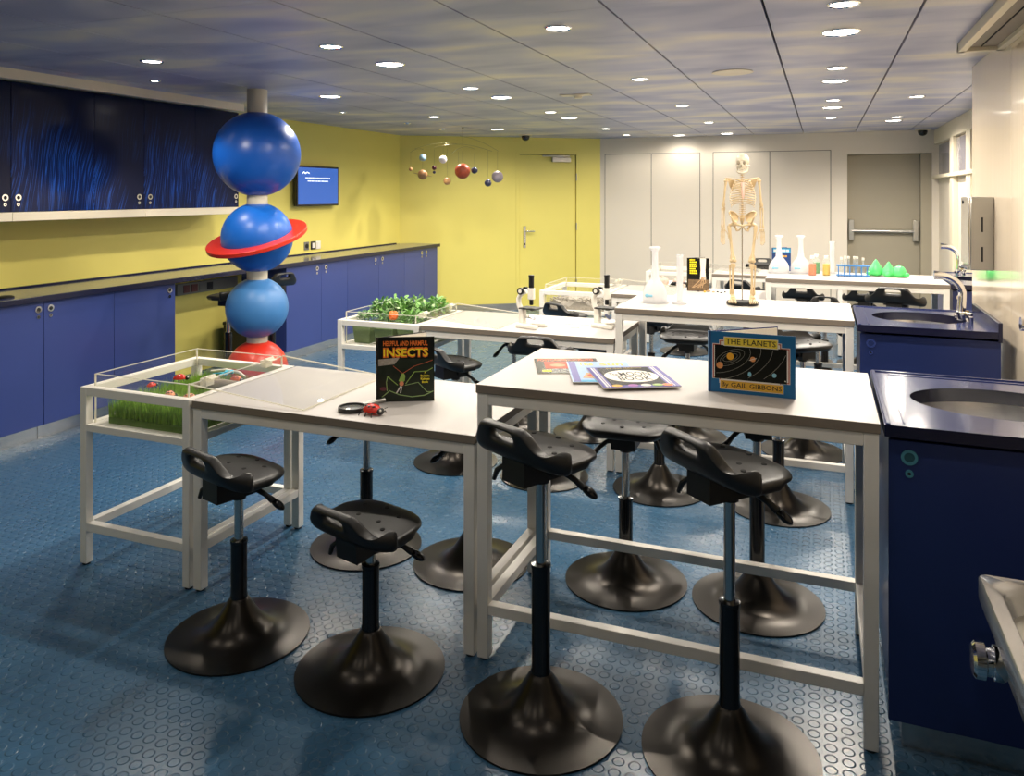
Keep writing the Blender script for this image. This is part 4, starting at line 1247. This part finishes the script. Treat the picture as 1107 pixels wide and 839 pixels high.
# ------------------------------------------------------------------ terrarium B: plants in pots
bx, by = CX['B']
def potted(label, x, y, pw, hgt, kind):
    t = thing('potted_plant', label, 'plant', (x, y, ZT), random.uniform(-.1, .1), 'potted plants in the second terrarium')
    p = MB()
    q = pw / 2
    p.add([(-q * .85, -q * .85, 0), (q * .85, -q * .85, 0), (q * .85, q * .85, 0), (-q * .85, q * .85, 0), (-q, -q, .115), (q, -q, .115), (q, q, .115), (-q, q, .115)],
          [(0, 3, 2, 1), (4, 5, 6, 7), (0, 1, 5, 4), (1, 2, 6, 5), (2, 3, 7, 6), (3, 0, 4, 7)])
    obj('pot', p, 'pot', t, bevel=.006)
    L = MB()
    for i in range(210 if kind != 'moss' else 300):
        u = random.random(); a = random.uniform(0, 2 * PI); rr_ = q * .92 * math.sqrt(random.random())
        cx, cy = rr_ * math.cos(a), rr_ * math.sin(a)
        cz = .125 + hgt * (1 - .5 * (rr_ / q) ** 2) * (0.35 + .65 * random.random())
        s_ = random.uniform(.018, .038) if kind != 'moss' else random.uniform(.008, .016)
        M = T(cx, cy, cz) @ R(a + random.uniform(-.6, .6)) @ R(random.uniform(-1.2, .5), 'Y') @ R(random.uniform(-.5, .5), 'X') @ S(s_)
        L.add([(0, 0, 0), (.5, .32, .1), (1, .28, .06), (1.35, 0, -.1), (1, -.28, .06), (.5, -.32, .1), (.7, 0, -.02)],
              [(0, 6, 1), (1, 6, 2), (2, 6, 3), (3, 6, 4), (4, 6, 5), (5, 6, 0)], random.choice((0, 0, 1, 2)) if kind == 'mix' else (1 if kind == 'moss' and random.random() < .6 else 0), M)
    for i in range(10):
        a = random.uniform(0, 2 * PI); e = q * .8
        L.tube([(0, 0, .11), (e * .4 * math.cos(a), e * .4 * math.sin(a), .13 + hgt * .4), (e * math.cos(a), e * math.sin(a), .12 + hgt * .7)], .002, 5, 1)
    obj('foliage', L, ['leaf', 'leaf2', 'leaf3'], t)
specs = [(-.17, -.19, .05, 'moss', 'low dark leafy plant at the front left of the second terrarium'),
         (.0, -.20, .06, 'moss', 'dark green bushy plant at the front middle of the second terrarium'),
         (.17, -.19, .055, 'lettuce', 'bright green leafy plant at the front right of the second terrarium'),
         (-.17, 0, .10, 'mix', 'pale variegated plant at the left of the second terrarium'),
         (.0, 0, .11, 'mix', 'tall mixed leafy plant in the middle of the second terrarium'),
         (.17, 0, .08, 'mix', 'pale leafy plant at the right of the second terrarium'),
         (-.17, .19, .08, 'lettuce', 'green plant at the back left of the second terrarium'),
         (.0, .19, .09, 'mix', 'leafy plant at the back middle of the second terrarium'),
         (.17, .19, .105, 'lettuce', 'bright bushy plant at the back right of the second terrarium')]
for dx, dy, hg, kd, lab in specs: potted(lab, bx + dx, by + dy, .145, hg + .045, kd)
t = thing('orange_pepper', 'bright orange pepper among the plants of the second terrarium', 'pepper', (bx + .075, by - .262, .815))
b = MB()
for k in range(3):
    a = k * 2.1
    b.sphere((.012 * math.cos(a), .012 * math.sin(a), 0), (.022, .022, .030), 16)
obj('flesh', b, 'orange', t)
obj('stem', MB().tube([(0, 0, .025), (.004, 0, .042)], [.005, .003], 8), 'leaf2', t)

# terrarium C: gravel bed with bones; D: pink models
cx_, cy_ = CX['C']
b = MB()
n1 = 26
hv = {}
for i in range(n1 + 1):
    for j in range(n1 + 1):
        hv[i, j] = .05 + .025 * math.sin(i * .5) * math.cos(j * .4) + random.uniform(-.008, .008) + .03 * math.exp(-((i - 13) ** 2 + (j - 10) ** 2) / 60)
v = [(-.25 + .5 * i / n1, -.28 + .56 * j / n1, hv[i, j]) for j in range(n1 + 1) for i in range(n1 + 1)]
v += [(-.25, -.28, 0), (.25, -.28, 0), (.25, .28, 0), (-.25, .28, 0)]
f = [(j * (n1 + 1) + i, j * (n1 + 1) + i + 1, (j + 1) * (n1 + 1) + i + 1, (j + 1) * (n1 + 1) + i) for j in range(n1) for i in range(n1)]
o4 = (n1 + 1) ** 2
f += [tuple([o4 + 1, o4] + list(range(0, n1 + 1))), tuple([o4 + 3, o4 + 2] + [n1 * (n1 + 1) + i for i in range(n1, -1, -1)]),
      tuple([o4, o4 + 3] + [j * (n1 + 1) for j in range(n1, -1, -1)]), tuple([o4 + 2, o4 + 1] + [j * (n1 + 1) + n1 for j in range(n1 + 1)])]
b.add(v, f, 0)
for i in range(500):
    x, y = random.uniform(-.24, .24), random.uniform(-.27, .27)
    b.sphere((x, y, .06 + random.uniform(0, .03)), (random.uniform(.005, .012), random.uniform(.005, .012), .006), 6)
g = obj('gravel', b, 'gravel'); g.location = (cx_, cy_, ZT); g['kind'] = 'stuff'
tag(g, 'grey gravel heap inside the terrarium near the yellow wall', 'gravel')
dx_, dy_ = CX['D']
for i, (x, y) in enumerate(((-.16, -.15), (.02, -.17), (.17, -.13))):
    t = thing('pink_model', ['pink lumpy model at the left of the farthest terrarium', 'pink lumpy model in the middle of the farthest terrarium', 'pink lumpy model at the right of the farthest terrarium'][i], 'model', (dx_ + x, dy_ + y, ZT), i * .8, 'pink models in the farthest terrarium')
    b = MB()
    for k in range(7):
        a = k * 2 * PI / 6; rr_ = .035 if k else 0
        b.sphere((rr_ * math.cos(a), rr_ * math.sin(a), .04 + (.02 if not k else 0)), (.035, .03, .04), 14)
    obj('lump', b, 'pink', t)
    obj('stand', MB().cyl(.06, 0, .008, 20), 'white_pl', t)

# ------------------------------------------------------------------ microscopes
def microscope(label, x, y, rz):
    t = thing('microscope', label, 'microscope', (x, y, LT), rz, 'microscopes on the low table')
    # local: the arm stands at the back (-x), prongs reach to +x
    b = MB()
    b.prism([(-.075, -.05), (-.02, -.055), (.09, -.075), (.09, -.045), (.0, -.022), (.0, .022), (.09, .045), (.09, .075), (-.02, .055), (-.075, .05)], 0, .025)
    obj('base', b, 'white_pl', t, bevel=.006)
    b = MB().prism([(-.07, .02), (-.03, .02), (-.03, .115), (-.07, .115)], -.02, .02, 0, R(PI / 2, 'X'))
    obj('pillar', b, 'white_pl', t, bevel=.006)
    pts = [(-.055, 0, .10), (-.075, 0, .14), (-.078, 0, .175), (-.06, 0, .21), (-.02, 0, .225)]
    obj('arm', MB().tube(pts, [.017, .016, .015, .015, .014], 12, sq=1.2), 'white_pl', t)
    obj('stage', MB().box(-.05, .075, -.05, .05, .118, .127).cyl(.016, .108, .118, 16, 0, T(.02, 0, 0)), 'black', t, bevel=.002)
    obj('mirror', MB().cyl(.024, -.004, .004, 20, 0, T(.02, 0, .065) @ R(.7, 'Y')).tube([(-.03, 0, .06), (.02, 0, .06)], .005, 8), 'chrome', t)
    obj('barrel', MB().cyl(.023, .178, .248, 24, 0, T(.015, 0, 0)), 'white_pl', t, bevel=.002)
    obj('objective', MB().lathe([(.010, .142), (.013, .148), (.013, .178)], 18, 0, T(.015, 0, 0)), 'black', t)
    obj('eyepiece', MB().lathe([(.0165, .248), (.0165, .312), (.018, .316), (.018, .330), (.010, .331)], 20, 0, T(.015, 0, 0)), 'black', t)
    for s_ in (-1, 1):
        k = MB().cyl(.022, 0, .020, 20, 0, T(-.045, s_ * .020, .228) @ R(-s_ * PI / 2, 'X')).cyl(.012, .0195, .022, 16, 1, T(-.045, s_ * .020, .228) @ R(-s_ * PI / 2, 'X'))
        obj('focus_knob', k, ['black', 'white_pl'], t)
microscope('white microscope on the left of the low table', -1.715, 4.62, math.radians(-10))
microscope('white microscope on the right of the low table', -1.275, 4.80, math.radians(-12))
for x, y, r in ((-1.50, 4.84, .3), (-1.43, 4.76, -.1), (-1.40, 4.68, .2)):
    pass
for i, (x, y, r, lab) in enumerate(((-1.53, 4.83, .25, 'clear glass slide nearest the left microscope'), (-1.42, 4.83, .1, 'clear glass slide nearest the right microscope'), (-1.45, 4.70, .3, 'clear glass slide closest to the table front between microscopes'))):
    t = thing('glass_slide', lab, 'slide', (x, y, LT), r, 'glass slides between the microscopes')
    obj('slide', MB().box(-.038, .038, -.013, .013, .0005, .002), 'tube_glass', t)
    obj('label_strip', MB().box(-.038, -.018, -.013, .013, .002, .0023), 'cut_edge', t)

# ------------------------------------------------------------------ flasks, cylinders
def flask(label, x, y, h, r, z=HT):
    t = thing('volumetric_flask', label, 'flask', (x, y, z), 0, 'white plastic flasks')
    s_ = h
    prof = [(r * .88, 0), (r * .96, .008), (r, .03), (r * .98, .055), (r * .85, h * .26), (r * .58, h * .36), (r * .32, h * .44), (.024, h * .54), (.0185, h * .66), (.0175, h * .90), (.022, h * .93), (.034, h * .965), (.034, h * .99), (.024, h)]
    obj('body', MB().lathe(prof, 40), 'milky', t)
    obj('foot_ring', MB().ring(r * .8, r * 1.10, 0, .005, 40), 'milky', t)
    k = MB()
    for i in range(5):
        a = math.radians(-118 + i * 6)
        k.sphere((r * 1.0 * math.cos(a), r * 1.0 * math.sin(a), .048), (.006 if i else .013, .004, .008 if i else .011), 8)
    obj('printed_mark', k, 'iceblue', t)
flask('white plastic flask on the skeleton table beside a tall cylinder', -.945, 4.74, .34, .075)
flask('white round flask on the far table in front of the blue book', -.335, 6.86, .315, .082)
flask('white round flask on the far table beside the coloured bottles', -.165, 6.90, .315, .082)
def cylinder(label, x, y, h):
    t = thing('measuring_cylinder', label, 'measuring cylinder', (x, y, HT), 0, 'tall plastic measuring cylinders')
    obj('tube', MB().lathe([(.019, .008), (.019, h - .01), (.024, h), (.018, h)], 28), 'milky', t)
    obj('foot', MB().lathe([(.042, 0), (.042, .006), (.022, .012), (.019, .02)], 28), 'milky', t)
cylinder('tall clear measuring cylinder left of the skeleton on the middle table', -.795, 4.735, .295)
cylinder('tall clear measuring cylinder on the far table behind the test tube rack', .075, 6.98, .265)
for x, y, m, lab in ((-.075, 6.78, 'orange_liq', 'small bottle of orange liquid on the far table'), (-.045, 6.95, 'green_liq', 'small bottle of green liquid on the far table'), (.03, 6.82, 'yellow_liq', 'small bottle of yellow liquid on the far table')):
    t = thing('sample_bottle', lab, 'bottle', (x, y, HT), 0, 'bottles of coloured liquid')
    obj('glass', MB().lathe([(.027, 0), (.029, .004), (.029, .11), (.026, .122), (.014, .130), (.014, .136)], 28), 'tube_glass', t)
    obj('liquid', MB().lathe([(.026, .003), (.0275, .006), (.0275, .092)], 28), m, t)
    obj('cap', MB().cyl(.0165, .134, .158, 24), 'white_pl', t, bevel=.002)
# test tube rack
t = thing('test_tube_rack', 'pale blue rack for test tubes on the far table', 'rack', (.225, 6.79, HT))
obj('shelf', MB().box(-.12, .12, -.03, .03, .006, .014), 'rack', t)
obj('shelf', MB().box(-.12, .12, -.03, .03, .082, .092), 'rack', t)
for x in (-.105, -.063, -.021, .021, .063, .105):
    for y in (-.026, .026):
        obj('upright', MB().box(x - .0035, x + .0035, y - .003, y + .003, .0, .092), 'rack', t)
for i, x in enumerate((-.084, -.055, -.03, .012, .032, .075)):
    q = thing('test_tube', ['leftmost', 'second from left', 'third from left', 'fourth from left', 'fifth from left', 'rightmost'][i] + ' clear test tube standing in the blue rack', 'test tube', (.225 + x, 6.79, HT + .014), 0, 'test tubes in the blue rack')
    hh = .135 if 0 < i < 5 else .125
    obj('tube', MB().lathe([(.001, 0), (.006, .002), (.009, .008), (.009, hh - .004), (.0115, hh), (.008, hh)], 18, cap=False), 'tube_glass', q)
    obj('stopper', MB().cyl(.0095, hh - .006, hh + .012, 16), 'white_pl', q)
for i, (x, y, rz, s_, lab) in enumerate(((.40, 6.92, .2, 1.0, 'bright green pointed blob nearest the test tube rack'), (.49, 6.88, 1.2, .9, 'bright green pointed blob in the middle of three'), (.565, 6.87, 2.5, .95, 'bright green rounded blob farthest from the test tube rack'))):
    t = thing('green_blob', lab, 'model', (x, y, HT), rz, 'bright green blobs on the far table')
    tip = .135 if i < 2 else .105
    prof = [(.02, 0), (.048, .010), (.056, .035), (.050, .062), (.034, .085 if i < 2 else .088), (.014, tip * .88), (.001, tip)]
    obj('body', MB().lathe(prof, 24, 0, S(s_)), 'lime', t, sharp=80)
    obj('nub', MB().sphere((-.05 * s_, -.01, .022), (.03, .022, .02), 14), 'lime', t)

# bits of fossil on the low table and far table
for i, (x, y, m, s_) in enumerate(((-.99, 6.83, 'ink', .010), (-.93, 6.80, 'tag_gold', .016), (-.905, 6.86, 'tan', .018), (-.86, 6.82, 'tan', .014), (-.83, 6.84, 'ink', .012), (-.795, 6.80, 'ink', .010), (-.77, 6.86, 'ink', .011))):
    labs = ['small black fossil bit nearest the root book', 'small gold fossil bit before the root book', 'tan fossil bit behind the gold one', 'tan fossil bit between gold and black bits', 'black fossil bit left of the last two', 'black fossil bit at the front of the right pair', 'black fossil bit at the back of the right pair']
    t = thing('fossil_bit', labs[i], 'fossil', (x, y, LT), i * 1.3, 'fossil bits on the low table')
    obj('stone', MB().sphere((0, 0, s_ * .45), (s_, s_ * .7, s_ * .45), 10).sphere((s_ * .6, s_ * .4, s_ * .3), (s_ * .5, s_ * .4, s_ * .3), 8), m, t)
for i, (x, y, m) in enumerate(((-.95, 8.62, 'pink'), (-.75, 8.66, 'tan'), (-.62, 8.6, 'pink'))):
    t = thing('card_picture', ['pink card on the farthest low table, nearest the terrarium', 'tan card on the farthest low table, between two pink ones', 'pink card on the farthest low table, nearest the blue book'][i], 'card', (x, y, LT), .3 * i, 'cards on the farthest low table')
    obj('sheet', MB().box(-.07, .07, -.05, .05, 0, .002), m, t)
    obj('print', MB().box(-.04, .04, -.03, .03, .002, .0023), 'cut_edge', t)

# ------------------------------------------------------------------ skeleton model
SK = .512
sk = thing('skeleton_model', 'cream plastic human skeleton model standing on the middle high table', 'skeleton', (-.442, 4.83, HT), math.radians(8))
MS_ = T(0, 0, .018) @ S(SK)
obj('stand_base', MB().lathe([(.088, 0), (.092, .004), (.092, .020), (.088, .024), (.001, .024)], 40, 0, S(1.0, .72, 1)), 'black', sk)
obj('stand_rod', MB().tube([(0, .02, .02), (0, .02, .5)], .0035, 10), 'post_chrome', sk)
def sko(nm, mb, m='ivory', par=None): return obj(nm, mb, m, par or sk, sharp=70)
# spine
b = MB()
sp = []
for i in range(24):
    a = i / 23
    z = .98 + .54 * a
    y = .035 - .03 * math.sin(a * 2 * PI * 1.0 + .4) + .02
    sp.append((0, y, z)); r = .023 - .009 * a
    b.sphere((0, y, z), (r, r * .85, .0105), 10, 0, MS_)
    b.tube([(-r * 1.7, y + .012, z), (r * 1.7, y + .012, z)], .0045, 6, 0, MS_)
    b.tube([(0, y, z), (0, y + .04, z - .012)], .005, 6, 0, MS_)
b.tube([(0, .04, .985), (0, .065, .94), (0, .06, .89)], [.03, .025, .006], 8, 0, MS_)
sko('spine', b)
# ribs
b = MB(); rb = MB()
for i in range(12):
    a = i / 11
    z = 1.42 - .275 * a
    wx = .062 + .070 * math.sin(min(1, a * 1.35 + .1) * PI / 2) - .06 * max(0, a - .7)
    dp = .06 + .05 * math.sin(min(1, a * 1.4) * PI / 2)
    drop = .03 + .05 * a
    end = PI * (.98 if i < 7 else (.92 if i < 10 else .55))
    for s_ in (-1, 1):
        pts = []
        for k in range(15):
            th = end * k / 14
            pts.append((s_ * wx * math.sin(th) * (1 if th < PI / 2 else 1) + s_ * .012, -.005 + .055 * 1 - dp * (1 - math.cos(th)) * 1.0 + .0, z - drop * (1 - math.cos(th)) / 2 + (.035 * max(0, (th - 2.0)) if 0 < i < 10 else 0)))
        b.tube(pts, .0052, 6, 0, MS_)
rc = sko('rib_cage', b)
rb.tube([(0, -.155 + .03, 1.385), (0, -.17 + .03, 1.33), (0, -.185 + .03, 1.25), (0, -.185 + .03, 1.20)], [.022, .017, .017, .008], 8, 0, MS_, sq=.4)
sko('sternum', rb, 'cartilage', rc)
# clavicles and scapulae
b = MB()
for s_ in (-1, 1):
    b.tube([(s_ * .02, -.11, 1.405), (s_ * .09, -.10, 1.425), (s_ * .175, -.02, 1.435)], [.010, .008, .010], 8, 0, MS_)
    b.add([(s_ * .085, .085, 1.41), (s_ * .165, .04, 1.42), (s_ * .145, .065, 1.35), (s_ * .110, .095, 1.27), (s_ * .085, .095, 1.34)], [(0, 1, 2, 3, 4), (4, 3, 2, 1, 0)], 0, MS_)
    b.tube([(s_ * .08, .10, 1.40), (s_ * .19, .03, 1.435)], [.006, .012], 8, 0, MS_)
sko('shoulder_girdle', b)
# skull
ms = MS_ @ T(0, -.01, 1.615) @ R(math.radians(-10), 'Z')
b = MB()
b.sphere((0, .02, .025), (.076, .095, .082), 28, 0, ms)
b.sphere((0, -.045, -.03), (.052, .045, .060), 20, 0, ms)
for s_ in (-1, 1):
    b.sphere((s_ * .045, -.06, -.035), (.018, .022, .012), 12, 0, ms)
    b.tube([(s_ * .058, -.045, -.038), (s_ * .074, .0, -.03), (s_ * .072, .03, -.03)], .006, 8, 0, ms)
    b.sphere((s_ * .031, -.072, .0), (.021, .012, .012), 12, 0, T(0, 0, 0) @ ms @ T(0, 0, .022))
    b.sphere((s_ * .031, -.078, -.008), (.020, .016, .019), 16, 1, ms)
b.sphere((0, -.089, -.040), (.011, .008, .017), 10, 1, ms)
b.sphere((0, -.086, -.015), (.008, .010, .018), 10, 0, ms)
b.box(-.026, .026, -.088, -.065, -.082, -.070, 0, ms)
skl = sko('skull', b, ['skull', 'wood'])
b = MB().tube([(-.060, .0, -.055), (-.052, -.025, -.10), (-.030, -.072, -.118), (0, -.086, -.120), (.030, -.072, -.118), (.052, -.025, -.10), (.060, .0, -.055)], [.011, .012, .013, .015, .013, .012, .011], 10, 0, ms)
b.box(-.024, .024, -.088, -.07, -.104, -.092, 0, ms)
sko('jaw', b, 'skull', skl)
# pelvis
b = MB()
for s_ in (-1, 1):
    g = []
    crest = [(.118, -.075, .975), (.140, -.055, 1.005), (.150, -.015, 1.035), (.138, .025, 1.050), (.105, .055, 1.045), (.070, .072, 1.025), (.042, .075, .995)]
    root = [(.108, -.045, .915), (.108, -.030, .915), (.105, -.010, .918), (.098, .012, .92), (.082, .03, .925), (.062, .05, .93), (.040, .062, .945)]
    for p, q in zip(crest, root):
        for j in range(6):
            k = j / 5
            x, y, z = [q[c] + (p[c] - q[c]) * k for c in range(3)]
            bow = math.sin(PI * k) * .012
            g.append((s_ * (x + bow * .5), y + bow, z))
    f = [(i * 6 + j, i * 6 + j + 1, (i + 1) * 6 + j + 1, (i + 1) * 6 + j) for i in range(6) for j in range(5)]
    b.add(g, f, 0, MS_); b.add([(x - s_ * .006, y + .004, z) for x, y, z in g], [tuple(reversed(q)) for q in f], 0, MS_)
    b.tube([(s_ * p[0], p[1], p[2]) for p in crest], .0085, 8, 0, MS_)
    b.tube([(s_ * crest[0][0], crest[0][1], crest[0][2]), (s_ * .108, -.05, .93), (s_ * .095, -.01, .905)], [.009, .009, .014], 8, 0, MS_)
    b.sphere((s_ * .09, .01, .905), (.034, .034, .034), 12, 0, MS_)
    b.tube([(s_ * .09, -.01, .90), (s_ * .05, -.05, .895), (0, -.062, .885)], [.016, .011, .012], 8, 0, MS_)
    b.tube([(0, -.06, .88), (s_ * .035, -.035, .835), (s_ * .06, .02, .825), (s_ * .085, .02, .88)], [.010, .010, .014, .014], 8, 0, MS_)
sko('pelvis', b)
# limbs
def long_bone(mb, p, q, r, e0, e1):
    p, q = Vector(p), Vector(q)
    mb.tube([p, p.lerp(q, .08), p.lerp(q, .2), p.lerp(q, .5), p.lerp(q, .8), p.lerp(q, .92), q], [e0 * .8, e0, r * 1.15, r, r * 1.15, e1, e1 * .8], 10, 0, MS_)
for s_ in (-1, 1):
    sh = (s_ * .185, .0, 1.405); el = (s_ * .215, .025, 1.10); wr = (s_ * .215, -.015, .855)
    b = MB(); b.sphere(sh, .024, 12, 0, MS_); long_bone(b, sh, el, .0115, .017, .022)
    sko('upper_arm_bone', b)
    b = MB(); long_bone(b, (el[0] + s_ * .012, el[1], el[2] - .01), (wr[0] + s_ * .015, wr[1], wr[2]), .0075, .012, .014); long_bone(b, (el[0] - s_ * .012, el[1] + .008, el[2]), (wr[0] - s_ * .012, wr[1], wr[2]), .0070, .015, .010)
    sko('forearm_bones', b)
    b = MB()
    for k in range(6): b.sphere((wr[0] + s_ * (-.018 + .018 * (k % 3)), wr[1] - .004, wr[2] - .014 - .014 * (k // 3)), .0095, 8, 0, MS_)
    for k in range(5):
        x = wr[0] + s_ * (-.026 + .013 * k) * 1.05
        L0 = [.05, .066, .070, .066, .058][k]; y0 = wr[1] - .006
        if k == 0:
            pp = [(x, y0, wr[2] - .03), (x - s_ * .022, y0 - .02, wr[2] - .062), (x - s_ * .028, y0 - .034, wr[2] - .095), (x - s_ * .028, y0 - .04, wr[2] - .118)]
        else:
            pp = [(x, y0, wr[2] - .036), (x, y0 - .003, wr[2] - .036 - L0), (x, y0 - .012, wr[2] - .036 - L0 * 1.55), (x, y0 - .028, wr[2] - .036 - L0 * 1.95), (x, y0 - .044, wr[2] - .036 - L0 * 2.2)]
        for p, q in zip(pp[:-1], pp[1:]):
            p_, q_ = Vector(p), Vector(q)
            b.tube([p_, p_.lerp(q_, .2), p_.lerp(q_, .5), p_.lerp(q_, .8), q_], [.0062, .0052, .0042, .0052, .0062], 7, 0, MS_)
    sko('hand_bones', b)
    hp = (s_ * .09, .0, .905); kn = (s_ * .105, -.015, .475); an = (s_ * .108, .015, .085)
    gt = (s_ * .150, .01, .885)
    b = MB(); b.sphere((hp[0] + s_ * .012, hp[1], hp[2]), .026, 12, 0, MS_)
    b.tube([hp, gt], [.016, .020], 8, 0, MS_); long_bone(b, gt, kn, .0155, .024, .036)
    b.sphere((kn[0] - s_ * .018, kn[1], kn[2]), (.024, .03, .024), 10, 0, MS_); b.sphere((kn[0] + s_ * .018, kn[1], kn[2]), (.024, .03, .024), 10, 0, MS_)
    b.sphere((kn[0], kn[1] - .042, kn[2] + .012), (.021, .011, .023), 10, 0, MS_)
    sko('thigh_bone', b)
    b = MB(); long_bone(b, (kn[0], kn[1], kn[2] - .03), an, .013, .032, .022); long_bone(b, (kn[0] + s_ * .038, kn[1] + .012, kn[2] - .05), (an[0] + s_ * .024, an[1] + .005, an[2] - .005), .0070, .011, .013)
    sko('shin_bones', b)
    b = MB()
    b.sphere((an[0], an[1] + .035, .035), (.024, .042, .030), 12, 0, MS_); b.sphere((an[0], an[1], .068), (.026, .03, .022), 12, 0, MS_)
    b.sphere((an[0], an[1] - .04, .052), (.032, .03, .02), 12, 0, MS_)
    for k in range(5):
        x0_ = an[0] + s_ * (-.024 + .012 * k); x1_ = an[0] + s_ * (-.030 + .019 * k)
        yl = [-.165, -.168, -.16, -.15, -.138][k]
        rr_ = .0095 if k == 0 else .0062
        b.tube([(x0_, an[1] - .055, .048), ((x0_ + x1_) / 2, an[1] - .10, .032), (x1_, an[1] + yl + .02, .014)], [rr_, rr_ * .75, rr_ * 1.1], 8, 0, MS_)
        b.tube([(x1_, an[1] + yl + .018, .014), (x1_, an[1] + yl - .012, .014), (x1_, an[1] + yl - .038, .007)], [rr_, rr_ * .8, rr_ * .7], 8, 0, MS_)
    sko('foot_bones', b)

# ------------------------------------------------------------------ solar system mobile
mo = thing('planet_mobile', 'hanging solar system mobile near the yellow corner', 'mobile', (-3.96, 8.40, H))
PL = [(-4.658, 1.913, .024, 'venus'), (-4.556, 2.057, .045, 'uranus'), (-4.467, 1.844, .060, 'saturn'), (-4.268, 2.03, .048, 'pale_pl'), (-4.317, 1.925, .028, 'maroon'), (-4.317, 1.872, .018, 'earth'),
      (-3.962, 1.883, .092, 'mars'), (-4.095, 1.763, .044, 'venus'), (-3.829, 1.892, .040, 'earth'), (-4.075, 1.895, .022, 'maroon'), (-3.534, 1.814, .068, 'grey_pl'), (-3.581, 1.739, .041, 'earth')]
for i, (x, z, r, m) in enumerate(PL):
    yy = [0, .12, -.05, .1, -.04, -.04, 0, -.14, .05, .12, .05, -.12][i]
    p = obj('planet', MB().sphere((x + 3.96, yy, z - H), r, 24), m, mo)
    top = 2.12 + .03 * math.sin(i * 2.1) if i not in (1, 3) else 2.17
    if i in (10, 11): top = 2.11
    obj('thread', MB().tube([(x + 3.96, yy, z - H + r), (x + 3.96, yy, top - H)], .0010, 5), 'wire', p)
    if m == 'saturn':
        obj('planet_ring', MB().ring(r * 1.25, r * 1.95, -.001, .001, 36, 0, T(x + 3.96, yy, z - H) @ R(.16, 'Y') @ R(-.1, 'X')), 'saturn', p)
def rod(x0, z0, x1, z1, bow, y0=0, y1=0):
    pts = [(x0 + (x1 - x0) * i / 12 + 3.96, y0 + (y1 - y0) * i / 12, z0 + (z1 - z0) * i / 12 + bow * math.sin(PI * i / 12) - H) for i in range(13)]
    obj('rod', MB().tube(pts, .0014, 6), 'wire', mo)
rod(-4.66, 2.12, -4.46, 2.15, .02, 0, -.05)
rod(-4.35, 2.17, -3.58, 2.11, .06, 0, 0)
rod(-4.10, 2.10, -3.82, 2.14, .05, 0, .05)
rod(-4.0, 2.30, -3.50, 2.11, .03, 0, 0)
rod(-4.60, 2.16, -4.0, 2.20, .04)
obj('hanging_line', MB().tube([(0, 0, 0), (0, 0, -.22)], .0015, 6).cyl(.012, -.01, 0, 12), 'wire', mo)

# ------------------------------------------------------------------ camera and render look
cam = bpy.data.cameras.new('camera')
co = bpy.data.objects.new('camera', cam); COL.objects.link(co)
co.location = (0, 0, 1.62)
co.rotation_euler = (PI / 2, 0, math.radians(21.632))
cam.sensor_width = 36; cam.sensor_fit = 'HORIZONTAL'
cam.lens = 846 / 1107 * 36
cam.shift_y = -(419.5 - 209) / 1107
cam.clip_start = .05; cam.clip_end = 60
sc.camera = co

wd = bpy.data.worlds.new('world'); sc.world = wd
wd.use_nodes = True
wd.node_tree.nodes['Background'].inputs[0].default_value = (.9, .85, .8, 1)
wd.node_tree.nodes['Background'].inputs[1].default_value = 0.02

sc.view_settings.view_transform = 'Standard'
sc.view_settings.look = 'None'
sc.view_settings.gamma = 1
sc.view_settings.use_curve_mapping = False
sc.view_settings.exposure = 0.12
sc.cycles.use_denoising = True
sc.cycles.max_bounces = 8
sc.cycles.diffuse_bounces = 4
sc.cycles.glossy_bounces = 4
sc.cycles.transmission_bounces = 6
sc.cycles.transparent_max_bounces = 16
sc.cycles.sample_clamp_indirect = 4.0
sc.cycles.caustics_reflective = False
sc.cycles.caustics_refractive = False
